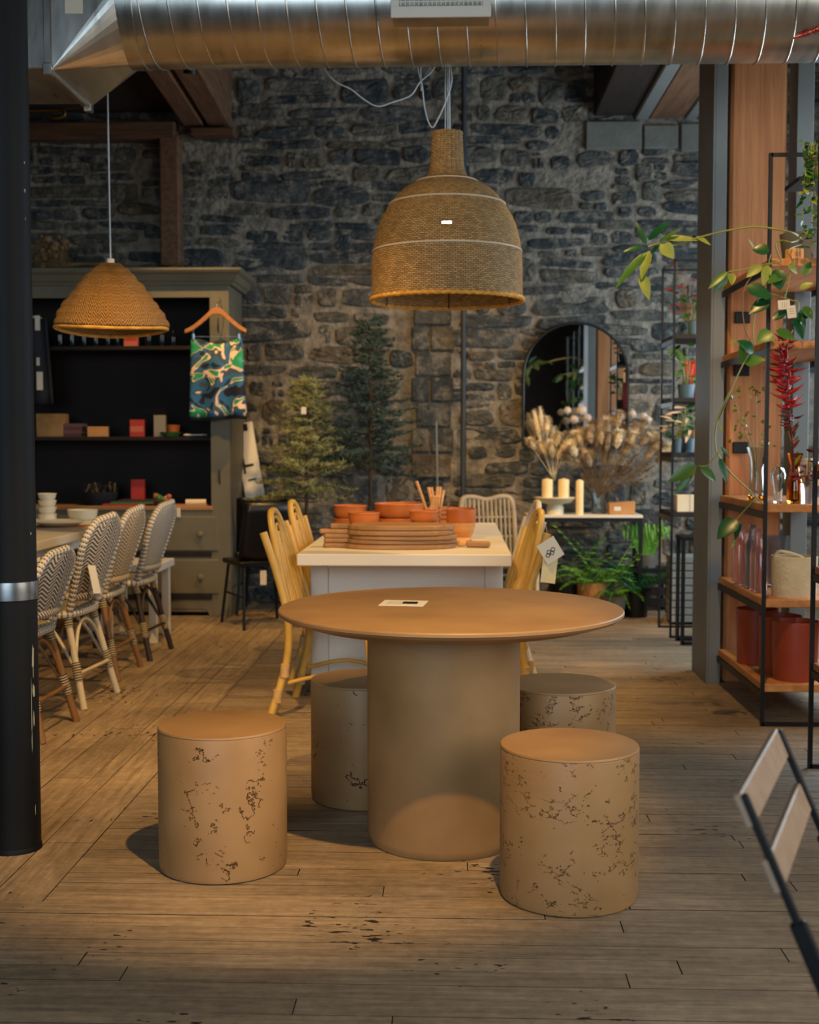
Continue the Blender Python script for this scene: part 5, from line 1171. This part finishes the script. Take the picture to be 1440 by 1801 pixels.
# ------------------------------------------------------------------ ferns below and beside the console
def frond_mesh(L_, w_, droop, n, m, name='frond', curl=0):
    mb = MB(); P = [V(0, L_*s*(1-.15*s*droop), L_*(.75*s-droop*.75*s*s)) for s in [i/8 for i in range(9)]]
    mb.tube(P, [.004-.003*i/8 for i in range(9)], 4)
    for i in range(1, n):
        s = i/n; p = P[min(7, int(s*8))].lerp(P[min(8, int(s*8)+1)], s*8-int(s*8)); l = w_*math.sin(math.pi*min(1, .15+.85*s))**.7*(1-.3*s)
        for sg in (-1, 1):
            tip = p+V(sg*l, l*.35, -.01); h = L_/n*.42
            mid = p.lerp(tip, .5); mb.add([p, mid+V(0, h, .003), tip, mid+V(0, -h, .003)], [(0, 1, 2, 3)])
    return mb.mesh(name, m)
def fern(label, x, y, z, L_, w_, n, m, potm, seed, droop=1.0, k=14, potr=.1, poth=.16, cat='plant', name='potted_fern', lean=(.0, 1.0)):
    rr = random.Random(seed); t = thing(name, label, cat, (x, y, z))
    MB().lathe([(.0001, 0), (potr*.75, 0), (potr, poth), (potr*.9, poth), (.0001, poth*.85)], 24).build('pot', MT[potm], t, smooth=40)
    me = [frond_mesh(L_*s, w_, d, n, m) for s, d in ((1, droop), (.8, droop*.7), (1.1, droop*1.1))]
    for i in range(k):
        o = inst('frond', me[i % 3], t, (rr.uniform(-.02, .02), rr.uniform(-.02, .02), poth*.85), (R(rr.uniform(-6, 22)), 0, i*2*math.pi/k+rr.uniform(-.3, .3)))
    return t
fern('bright green fern in front of the console', at(1040, 1040, 9.15).x, 9.15, 0, .34, .06, 16, MT['fern'], 'tan', 1, .9, 16, .11, .26)
fern('yellow-green leafy plant under the left of the console', at(990, 1000, 9.25).x, 9.2, 0, .52, .07, 9, MT['leaf'], 'blackplastic', 2, .35, 9, .11, .24, name='potted_plant')
fern('glossy upright leaf plant in the middle under the console', at(1062, 1000, 9.42).x, 9.32, 0, .56, .055, 11, MT['fern'], 'pot', 3, .25, 7, .10, .2, name='potted_plant')
fern('low pale green fern spilling over its pot before the console', at(1078, 1050, 9.1).x, 9.1, 0, .26, .05, 14, MT['fern'], 'pot', 4, 1.3, 14, .10, .17)
fern('dark bushy fern at the right end of the console', at(1108, 1000, 9.35).x+.02, 9.2, 0, .42, .06, 14, MT['leafd'], 'blackplastic', 5, .7, 14, .11, .2)
t = thing('strap_leaf_plant', 'light green strap-leaved plant on a low black stand right of the console', 'plant', (at(1138, 1000, 9.5).x, 9.55, 0)); rr = random.Random(6)
MB().bb((-.14, -.12, .30), (.16, .12, .33)).build('stand_top', MT['blackmetal'], t)
for sx in (-.12, .14):
    for sy in (-.1, .1): MB().bb((sx-.01, sy-.01, 0), (sx+.01, sy+.01, .30)).build('stand_leg', MT['blackmetal'], t)
MB().lathe([(.0001, .33), (.07, .33), (.09, .43), (.08, .43), (.0001, .41)], 20).build('pot', MT['pot'], t, smooth=40)
for k in range(26):
    x = rr.uniform(-.17, .15); h = rr.uniform(.16, .28); P = [V(x*.3, -.02, .42), V(x*.8, -.05, .42+h*.7), V(x*1.1, -.09, .42+h), V(x*1.2+.01, -.12, .42+h*.6)]
    g = smooth_path(P, 3); mb = MB(); vs = []
    for i, p in enumerate(g): w_ = .010*(1-(i/(len(g)-1))**3); vs += [p-V(w_, 0, 0), p+V(w_, 0, 0)]
    mb.add(vs, [(2*i, 2*i+1, 2*i+3, 2*i+2) for i in range(len(g)-1)]); mb.build('leaf', MT['fern'], t)
t = thing('low_crate', 'low dark crate of small goods on the floor right of the ferns', 'crate', (at(1150, 1050, 9.6).x+.02, 9.62, 0))
for k in range(3): MB().bb((-.16, -.1, .03+.085*k), (.2, -.085, .095+.085*k)).build('crate_slat', MT['hutch_in'], t)
for sx in (-.16, .19): MB().bb((sx-.012, -.1, 0), (sx+.012, .1, .28)).build('crate_end', MT['hutch_in'], t)
# ------------------------------------------------------------------ shelf racks at the right
def rack(label, x0, x1, y0, y1, ztop, shelves, m, sw=.03, bar=.016, name='shelf_rack', far=True):
    t = thing(name, label, 'shelf', ((x0+x1)/2, (y0+y1)/2, 0)); a, b = (x1-x0)/2, (y1-y0)/2
    for sy in (-1, 1) if far else (-1,):
        for sx in (-1, 1): MB().bb((sx*a-bar/2, sy*b-bar/2, 0), (sx*a+bar/2, sy*b+bar/2, ztop)).build('post', MT['blackmetal'], t)
        for zz in (bar/2, ztop-bar/2): MB().bb((-a, sy*b-bar/2, zz-bar/2), (a, sy*b+bar/2, zz+bar/2)).build('cross_bar', MT['blackmetal'], t)
    for z in shelves:
        MB().bb((-a+.004, -b+.006, z-sw), (a-.004, b-.006, z)).build('shelf_board', MT[m], t, bevel=.003)
        for sx in (-1, 1): MB().bb((sx*a-.005, -b+.01, z-sw-.028), (sx*a+.005, b-.01, z-sw+.002)).build('shelf_rail', MT['blackmetal'], t)
    return t
S1, S2, S3, S4, S5 = .19, .575, 1.005, 1.735, 2.10
rack('black steel rack with orange wood shelves in front of the timber pillar', 1.40, 1.86, 5.66, 6.63, 2.56, (S1, S2, S3, S4, S5), 'wood2', .036, far=False)
rack('black steel rack at the right edge, nearest the folding chair', 1.41, 1.87, 4.15, 4.93, 2.56, (.42, .8, 1.2), 'wood2', .03)
n1 = (1.98, 1.57, 1.215, .825)
rack('slim black rack full of plants behind the grey steel post', 1.425, 1.80, 8.2, 8.66, 2.46, n1, 'hutch_in', .03, .014)
t = thing('nesting_table', 'low black framed table in front of the slim plant rack', 'table', (1.62, 8.0, 0))
for sy in (-.09, .09):
    for sx in (-.17, .17): MB().bb((sx-.011, sy-.011, 0), (sx+.011, sy+.011, .665)).build('leg', MT['blackmetal'], t)
    MB().bb((-.17, sy-.011, 0), (.17, sy+.011, .022)).build('floor_bar', MT['blackmetal'], t)
MB().bb((-.185, -.105, .665), (.185, .105, .69)).build('table_top', MT['blackmetal'], t, bevel=.003)
t = thing('ribbed_crate', 'pale ribbed crate behind the low black framed table', 'crate', (1.66, 8.9, 0))
for k in range(9): MB().bb((-.13, -.12, .02+.052*k), (.15, .12, .066+.052*k)).build('rib', MT['greycard'], t, bevel=.004)

# goods on the slim plant rack
rr = random.Random(31)
def leaf_mesh(L_, w_, m, fold=.25, droop=.25, name='leaf'):
    n = 6; mb = MB(); vs = []
    for i in range(n+1):
        s = i/n; y = L_*s; z = -droop*L_*s*s; ww = w_*(math.sin(math.pi*s**.75)**.85 if 0 < s < 1 else 0)
        vs += [(-ww, y, z+ww*fold), (0, y, z), (ww, y, z+ww*fold)]
    fs = []
    for i in range(n):
        fs += [(3*i, 3*i+1, 3*i+4, 3*i+3), (3*i+1, 3*i+2, 3*i+5, 3*i+4)]
    mb.add(vs, fs); return mb.mesh(name, m, smooth=180)
LEAF = {}
def leaf_at(parent, base, tip, w_, m, up=V(0, -.6, .8), name='leaf', droop=.15):
    d = tip-base; L_ = d.length; key = (round(L_, 2), round(w_, 3), m)
    if key not in LEAF: LEAF[key] = leaf_mesh(max(.01, L_), w_, MT[m], droop=droop)
    y = d.normalized(); x = y.cross(up).normalized(); z = x.cross(y)
    o = bpy.data.objects.new(name, LEAF[key]); COL.objects.link(o); o.parent = parent
    o.matrix_local = Matrix(((x.x, y.x, z.x, base.x), (x.y, y.y, z.y, base.y), (x.z, y.z, z.z, base.z), (0, 0, 0, 1)))
    return o
def bushy(label, px, z, Y, n, spread, m, L_, w_, pot='bluepot', potr=.06, poth=.09, stalk=None, hgt=.2, name='potted_plant'):
    p = at(px, 700, Y); t = thing(name, label, 'plant', (p.x, Y, z))
    MB().lathe([(.0001, 0), (potr*.8, 0), (potr, poth), (potr*.9, poth), (.0001, poth*.85)], 20).build('pot', MT[pot], t, smooth=40)
    for k in range(n):
        q = rr.uniform(0, 6.28); c = V(math.cos(q)*spread*rr.random(), math.sin(q)*spread*rr.random()-.02, poth+hgt*rr.random())
        MB().tube([V(0, 0, poth*.8), c], .0018, 4).build('stem', MT['stem' if m != 'redd' else 'drybrown'], t)
        d = V(math.cos(q), math.sin(q)-.3, rr.uniform(-.5, .6)).normalized(); leaf_at(t, c, c+d*L_*rr.choice((.8, 1, 1.2)), w_, m)
    return t
bushy('dark red dried flowers in a pot on the top of the slim rack', 1207, n1[0], 8.33, 34, .12, 'redd', .05, .014, hgt=.4)
bushy('green ivy trailing on the top of the slim rack', 1218, n1[0], 8.28, 18, .10, 'leafd', .06, .022, hgt=.16, potr=.04)
bushy('green leafy plant on the second shelf of the slim rack', 1206, n1[1], 8.3, 22, .10, 'leaf', .07, .022, hgt=.26)
bushy('pale grey-green air plant on the third shelf of the slim rack', 1212, n1[2], 8.27, 24, .12, 'plume', .15, .012, hgt=.22, potr=.04)
bushy('dark trailing plant at the left of the third slim rack shelf', 1192, n1[2], 8.25, 16, .08, 'leafd', .06, .018, hgt=.2, potr=.03)
for k in range(5):
    p = at(1206+5*k, 640, 8.3); t = thing('red_candle', 'red taper candle, %s of five on the slim rack' % ('leftmost', 'second', 'middle', 'fourth', 'rightmost')[k], 'candle', (p.x, 8.36, n1[1]), group='red taper candles on the slim rack')
    MB().lathe([(.0001, 0), (.011, 0), (.009, .24), (.003, .25)], 12).build('wax', MT['red'], t, smooth=40); MB().tube([(0, 0, .25), (0, 0, .265)], .0012, 4).build('wick', MT['ink'], t)
for k in range(4):
    p = at(1208+8*k, 780, 8.3); carton('book', 'upright book, %s on the third shelf of the slim rack' % ('leftmost', 'second', 'third', 'rightmost')[k], 'book', (p.x, 8.4, n1[2]), .026, .12, .17, ('greycard', 'book', 'tan', 'white')[k])['group'] = 'books on the slim rack'
for k in range(2):
    p = at((1196, 1217)[k], 870, 8.28); carton('cream_box', ('left cream paper box on the lowest slim rack shelf', 'right cream paper box on the lowest slim rack shelf')[k], 'box', (p.x+.02, 8.32, n1[3]), .085, .12, .11, 'cream', 0, None)

# goods on the near rack: shelf 1
def pot(label, px, Y, z, r, h, m, name='plant_pot', cat='pot'):
    p = at(px, 900, Y); t = thing(name, label, cat, (p.x, Y, z))
    MB().lathe([(.0001, 0), (r*.93, 0), (r*.95, .01), (r, h), (r*.94, h), (r*.9, .02), (.0001, .015)], 40).build('pot_body', MT[m], t, smooth=35)
    MB().tube(ring_pts(r*.97, h, 40), r*.03, 6, closed=True).build('rim', MT[m], t, smooth=60); return t
pot('rust red cylindrical pot at the back of the lowest near rack shelf', 1334, 6.22, S1, .10, .27, 'rust')
pot('rust red cylindrical pot in the middle of the lowest near rack shelf', 1375, 5.98, S1, .10, .27, 'rust')
pot('rust red cylindrical pot at the front of the lowest near rack shelf', 1402, 5.80, S1, .105, .27, 'rust')
# shelf 2
b = pot('cream fibre pot with loop handle on the second near rack shelf', 1398, 5.80, S2, .105, .185, 'basket', 'fibre_pot')
MB().tube(smooth_path([(-.1, 0, .17), (-.08, -.03, .21), (-.02, -.05, .2), (.03, -.03, .18)], 4), .008, 6).build('handle', MT['basket'], b, smooth=60)
for k, (x, y_, m, hh, r) in enumerate(((1300, 6.3, 'pink', .30, .034), (1312, 6.2, 'pink', .28, .034), (1322, 6.1, 'smoke', .31, .034), (1331, 6.0, 'pink', .30, .034), (1338, 5.93, 'pink', .28, .03))):
    p = at(x, 980, y_); t = thing('glass_bottle', ('pink glass bottle at the back of the second near rack shelf', 'second pink glass bottle from the back', 'smoky grey glass bottle among the pink ones', 'pink glass bottle right of the grey one', 'front pink glass bottle beside the fibre pot')[k], 'bottle', (p.x, y_, S2), group='glass bottles on the near rack')
    MB().lathe([(.0001, 0), (r, 0), (r, hh*.6), (r*.8, hh*.72), (r*.45, hh*.82), (r*.5, hh), (r*.4, hh), (r*.36, hh*.82), (r*.7, hh*.7), (r*.88, hh*.6), (r*.88, .01), (.0001, .01)], 24).build('glass', MT[m], t, smooth=40)
p = at(1368, 960, 6.2); t = thing('glass_tumbler', 'clear ribbed glass tumbler behind the fibre pot', 'glass', (1.60, 6.2, S2)); MB().lathe([(.0001, 0), (.05, 0), (.056, .25), (.052, .25), (.046, .012), (.0001, .012)], 24).build('glass', MT['smoke'], t, smooth=40)
# shelf 3
p = at(1330, 860, 6.05); t = thing('glass_vase', 'tall clear flared glass vase with copper feet on the middle near rack shelf', 'vase', (p.x, 6.05, S3))
MB().lathe([(.0001, .02), (.035, .02), (.036, .06), (.03, .14), (.034, .2), (.05, .255), (.047, .255), (.03, .2), (.026, .14), (.031, .06), (.03, .03), (.0001, .03)], 28).build('glass', MT['glass'], t, smooth=50)
for k in range(4): q = k*math.pi/2+.4; MB().ball((.034*math.cos(q), .034*math.sin(q), .016), .016, 10, 6).build('foot', MT['amber'], t, smooth=180)
mb = MB()
for (x, y, l) in ((1290, 700, 1), (1330, 690, 1), (1300, 760, 1), (1345, 770, 1), (1310, 735, 1)):
    e = at(x, y, 6.05)-t.location; MB().tube(smooth_path([V(0, 0, .05), V(e.x*.3, 0, .26), e], 4), .0016, 4).build('stem', MT['stem'], t)
    for k in range(12):
        c = e+V(rr.gauss(0, .02), rr.gauss(0, .02), rr.gauss(0, .03)); leaf_at(t, c, c+V(rr.uniform(-.02, .02), -.01, rr.uniform(-.01, .02)), .009, 'leafy')
p = at(1370, 860, 5.78); t = thing('glass_head_vase', 'small clear rounded glass vase left of the amber vase', 'vase', (p.x, 5.80, S3))
MB().lathe([(.0001, 0), (.018, 0), (.02, .03), (.02, .06), (.032, .10), (.036, .13), (.026, .158), (.014, .165), (.012, .16), (.022, .152), (.031, .13), (.027, .10), (.016, .06), (.014, .01), (.0001, .008)], 24).build('glass', MT['glass'], t, smooth=50)
p = at(1397, 860, 5.76); av = thing('amber_vase', 'ribbed amber glass vase on the middle near rack shelf', 'vase', (p.x, 5.76, S3))
MB().lathe([(.0001, 0), (.03, 0), (.036, .02), (.034, .09), (.022, .14), (.02, .17), (.032, .215), (.036, .23), (.033, .23), (.028, .212), (.016, .17), (.018, .14), (.03, .09), (.031, .02), (.0001, .01)], 28).build('glass', MT['amber'], av, smooth=50)
fl_ = thing('red_horn_flowers', 'tall stem of red curved horn-shaped dried flowers standing in the amber vase', 'dried flowers', (p.x, 5.76, S3+.05)); o0 = fl_.location
ax = smooth_path([V(0, 0, 0), at(1394, 790, 5.72)-o0, at(1388, 730, 5.70)-o0, at(1384, 660, 5.70)-o0, at(1374, 592, 5.70)-o0], 8)
MB().tube(ax, [.006-.004*i/len(ax) for i in range(len(ax))], 6).build('stem', MT['redd'], fl_, smooth=60)
def horn(n=6, L_=.06, c=.03, r=.006):
    P = [V(0, L_*s, c*s*s) for s in [i/n for i in range(n+1)]]; return MB().tube(P, [r*(.6+.8*s if s < .3 else 1.0*(1-(s-.3)/.72)) for s in [i/n for i in range(n+1)]], 6)
hm = [horn(6, .075, .045, .0095).mesh('horn', MT['red'], smooth=60), horn(6, .062, .04, .008).mesh('horn', MT['red'], smooth=60), horn(6, .05, .02, .006).mesh('horn', MT['redd'], smooth=60)]
for k in range(96):
    f = rr.uniform(.42, 1.0); c = ax[min(len(ax)-1, int(f*(len(ax)-1)))]+V(rr.gauss(0, .008), rr.gauss(0, .008), rr.gauss(0, .008)); q = rr.uniform(0, 6.28)
    o = inst('horn', hm[0 if f > .6 else rr.choice((0, 1, 2))] if f > .55 else hm[2], fl_, c, (R(rr.uniform(-35, 10)), R(rr.uniform(-25, 25)), q)); o.scale = [rr.uniform(.75, 1.15)]*3
for k in range(16):
    f = rr.uniform(.15, .5); c = ax[int(f*(len(ax)-1))]; q = rr.uniform(0, 6.28); leaf_at(fl_, c, c+V(math.cos(q)*.03, math.sin(q)*.03, rr.uniform(.03, .07)), .007, rr.choice(('redd', 'drybrown', 'leafy')))
bushy('dark crimson foliage at the right of the amber vase', 1421, S3, 5.74, 22, .05, 'redd', .05, .014, 'smoke', .03, .1, hgt=.16, name='crimson_sprigs')
t = thing('table_globe', 'pale round paper globe behind the red flowers on the near rack', 'globe', (at(1420, 735, 5.95).x+.02, 6.0, S3)); MB().tube([(0, 0, 0), (0, 0, .06)], [.03, .012], 12).build('foot', MT['hanger'], t, smooth=50); MB().ball((0, 0, .13), .075, 20, 12).build('globe_body', MT['candle'], t, smooth=180)
# shelf 5 and vines
t = thing('wooden_block', 'small pale wooden block on the top near rack shelf', 'block', (at(1398, 435, 5.75).x, 5.76, S5), R(20)); MB().bb((-.03, -.03, 0), (.03, .03, .055)).build('block_body', MT['palewood'], t, bevel=.004); MB().bb((-.02, -.032, .02), (.012, -.029, .036)).build('block_mark', MT['tan'], t)
pt = thing('pothos_vine', 'trailing pothos vine with heart leaves hanging from the near rack', 'plant', (1.62, 5.95, S5)); o0 = Vector(pt.location)
MB().lathe([(.0001, 0), (.08, 0), (.10, .15), (.09, .15), (.0001, .12)], 28).build('pot', MT['pot'], pt, smooth=40)
VY = 5.55
A = lambda cx, cy: at(1060+cx/3.789, 360+cy/3.789, VY)-o0
B = lambda cx, cy: at(1140+cx/4.8, 660+cy/4.8, VY)-o0
def vine(pts, r=.0032, m='stem'): MB().tube(smooth_path(pts, 5), r, 6).build('vine_stem', MT[m], pt, smooth=60)
vine([V(0, -.02, .12), A(1270, 190), A(1140, 160), A(1000, 148), A(850, 168), A(650, 215), A(480, 270), A(390, 255), A(300, 280)], .0042)
vine([V(-.02, -.05, .12), A(1260, 250), A(1190, 238), A(1150, 262), A(1170, 330), A(1190, 380)])
vine([V(0, -.05, .1), A(1240, 300), A(1262, 380), A(1235, 520), A(1215, 620)])
vine([A(1190, 380), A(1055, 420), A(960, 520), A(930, 640), A(945, 820), A(1000, 940)], .0026, 'drybrown')
vine([A(1190, 380), A(1020, 408), A(940, 430), A(835, 448)])
vine([A(1110, 590), A(1250, 635), A(1300, 650), A(1300, 720)])
vine([A(1120, 330), A(1010, 740), A(1005, 940)], .0024)
vine([A(1000, 940), A(930, 1070), A(850, 1240), A(770, 1440), B(690, 130), B(600, 330), B(565, 480), B(570, 620), B(600, 690), B(700, 830), B(850, 970), B(970, 1090)], .0032)
vine([B(600, 640), B(500, 760), B(420, 765)]); vine([B(900, 1040), B(745, 1215)], .0025)
for f, lst in ((A, ((290, 270, 225, 110, 24, 'leafd'), (300, 240, 425, 115, 26, 'leafd'), (270, 280, 130, 312, 20, 'leafd'), (300, 310, 60, 545, 30, 'leaf'), (312, 305, 240, 495, 34, 'leafy'), (255, 460, 300, 635, 36, 'leafy'), (385, 255, 470, 358, 48, 'leafy'), (400, 230, 650, 218, 26, 'leafy'), (620, 212, 722, 264, 18, 'leafy'), (370, 255, 500, 160, 16, 'leaf'), (330, 320, 360, 280, 20, 'leafd'),
      (830, 445, 695, 555, 26, 'leaf'), (838, 450, 745, 578, 36, 'leaf'), (855, 455, 850, 535, 28, 'leafy'), (1110, 310, 1000, 290, 48, 'leafd'), (1015, 310, 965, 232, 12, 'leafy'), (955, 545, 1120, 620, 52, 'leafd'), (1110, 640, 965, 720, 46, 'leafd'), (1150, 430, 1170, 570, 58, 'leafd'), (1130, 850, 1020, 910, 52, 'leaf'), (1005, 985, 895, 905, 44, 'leafd'), (930, 1060, 905, 935, 30, 'leaf'), (945, 1055, 1060, 1030, 44, 'leaf'), (890, 910, 842, 918, 14, 'leafy'), (1200, 470, 1085, 520, 34, 'leaf'), (1230, 400, 1310, 455, 30, 'leafy'), (1330, 470, 1390, 375, 30, 'leaf'), (1275, 760, 1335, 890, 44, 'leafd'), (1130, 770, 1240, 690, 34, 'leafd'), (1150, 840, 1290, 890, 40, 'leaf'), (1390, 690, 1255, 800, 36, 'leafd'), (1060, 400, 950, 480, 34, 'leafy'), (1330, 680, 1395, 760, 36, 'leaf'), (1100, 400, 1060, 540, 34, 'leafy'), (1310, 560, 1390, 520, 26, 'leafy'), (1300, 720, 1360, 830, 30, 'leafd'))),
    (B, ((600, 690, 655, 915, 30, 'leafd'), (410, 765, 165, 890, 62, 'leaf'), (430, 765, 590, 890, 46, 'leaf'), (385, 800, 215, 1010, 34, 'leaf'), (745, 1215, 565, 1360, 76, 'leafd'), (770, 1230, 730, 1390, 30, 'leafd'), (595, 400, 600, 465, 9, 'leafy'), (735, 1390, 690, 1440, 14, 'leafy'), (610, 600, 690, 700, 18, 'leafd')))):
    s = (3.789 if f is A else 4.8)*2200/VY
    for (x, y, x2, y2, w_, m) in lst: leaf_at(pt, f(x, y), f(x2, y2)+V(0, rr.uniform(-.05, .01), 0), w_/s, m, up=V(rr.uniform(-.3, .3), -.8, .5))
for (x, y, rot) in ((1202, 668, 25), (1252, 715, -8)):
    o = MB().bb((-.02, -.001, -.027), (.02, .001, .027)).build('plant_tag', MT['paper'], pt); o.location = A(x, y)+V(0, -.01, 0); o.rotation_euler = (0, R(rot+60 if rot > 0 else rot), R(8))
    for k in range(3): q = MB().bb((-.012, -.0018, -.001), (.012, -.001, .001)).build('print_line', MT['greycard'], o); q.location = (0, 0, .012-.01*k)
tr = thing('trailing_plant', 'dense small-leaved plant trailing down at the right edge of the near rack', 'plant', (at(1440, 300, 5.6).x+.06, 5.72, 2.45)); o0 = Vector(tr.location)
MB().lathe([(.0001, 0), (.07, 0), (.09, .11), (.08, .11), (.0001, .09)], 24).build('pot', MT['pot'], tr, smooth=40)
tag(MB().bb((-.14, -.1, -.02), (.1, .14, 0)).build('shelf_bracket', MT['blackmetal'], tr))
for s in range(5):
    x = 1414+6*s; P = [V(-.05, -.06, .1)]+[at(x+3*math.sin(j*1.3+s), 250+32*j, 5.5)-o0 for j in range(rr.choice((4, 6, 7)))]
    MB().tube(smooth_path(P, 3), .002, 4).build('vine_stem', MT['stem'], tr)
    for j, c in enumerate(smooth_path(P[1:], 4)): q = rr.uniform(0, 6.28); leaf_at(tr, c, c+V(math.cos(q)*.035, math.sin(q)*.03-.01, rr.uniform(-.03, .01)), .011, rr.choice(('leaf', 'leafd', 'leafy')))
hb = thing('hanging_dried_flower', 'brown-red dried thistle head hanging at the top right corner', 'dried flowers', tuple(at(1436, 55, 4.6))); mb = MB()
dd = V(-1, 0, -.28).normalized(); mb.tube([V(.06, 0, .03), dd*.03, dd*.085], [.006, .008, .004], 8); fuzz(mb, V(.05, 0, .02), dd, .11, .03, 220, rr, .0025); mb.build('thistle_head', MT['redd'], hb)
MB().tube([V(.05, 0, .03), V(.09, .05, .9)], .002, 5).build('hanging_string', MT['tie'], hb)

# ------------------------------------------------------------------ folding slat chair in the right foreground
n0, f0 = V(.404, 1.73, .80), V(.553, 2.12, .80)
fc = thing('folding_chair', 'black framed folding chair with grey-brown wooden slats at the right edge', 'chair', ((n0.x+f0.x)/2, (n0.y+f0.y)/2, 0)); o0 = Vector(fc.location)
side = (f0-n0).normalized(); front = V(side.y, -side.x, 0)      # chair faces +X-ish
rail = lambda base, drop: base+front*drop*.44+V(0, 0, -drop)
for base in (n0, f0):
    P = [rail(base, d)-o0 for d in (-.0, .18)]; MB().bar(P[0], P[1], .009, .012, up=front).build('back_rail', MT['blackmetal'], fc, bevel=.002)
    P = [rail(base, d)-o0 for d in (.17, .45, .80)]; MB().bar(P[0], P[2], .012, .024, up=front).build('long_leg', MT['blackmetal'], fc, bevel=.003)
    q0 = base-o0+front*.50+V(0, 0, -.36); q1 = base-o0+front*.02+V(0, 0, -.80); MB().bar(q0, q1, .014, .028, up=front).build('short_leg', MT['blackmetal'], fc, bevel=.003)
tilt = (V(0, 0, -1)+front*.44).normalized()
for d in (.0, .088):
    a, b = rail(n0, d)-o0-side*.004, rail(f0, d)-o0+side*.004; nrm = side.cross(tilt).normalized(); off = nrm*(.008 if nrm.dot(front) < 0 else -.008)
    vs = []
    for pnt in (a, b):
        for (s, u) in ((-.003, -1), (.047, -1), (.047, 1), (-.003, 1)): vs.append(pnt+tilt*s+off+nrm*u*.007)
    MB().add(vs, [(0, 1, 2, 3), (7, 6, 5, 4), (0, 4, 5, 1), (1, 5, 6, 2), (2, 6, 7, 3), (3, 7, 4, 0)]).build('back_slat', MT['slat'], fc, bevel=.0025)
for k in range(6):
    c = (n0+f0)/2-o0+front*(.20+.058*k)+V(0, 0, -.35); MB().bar(c-side*.20, c+side*.20, .046, .014).build('seat_slat', MT['slat'], fc, bevel=.0025)
# ------------------------------------------------------------------ track spot fixtures under the beams
for i, (l, tg_, pw, an) in enumerate(TRACK):
    d = (Vector(tg_)-Vector(l)).normalized()
    t = thing('track_spotlight', 'small black track spotlight under the ceiling, %s from the front' % ('first', 'second', 'third', 'fourth', 'fifth', 'sixth', 'seventh', 'eighth')[i], 'spotlight', tuple(Vector(l)-d*.05), group='track spotlights under the ceiling')
    MB().tube([-d*.12, d*.0], .045, 16).build('can', MT['blackmetal'], t, smooth=60)
    MB().tube([-d*.10, V(0, 0, 4.5-t.location.z)], .008, 6).build('drop_rod', MT['blackmetal'], t)
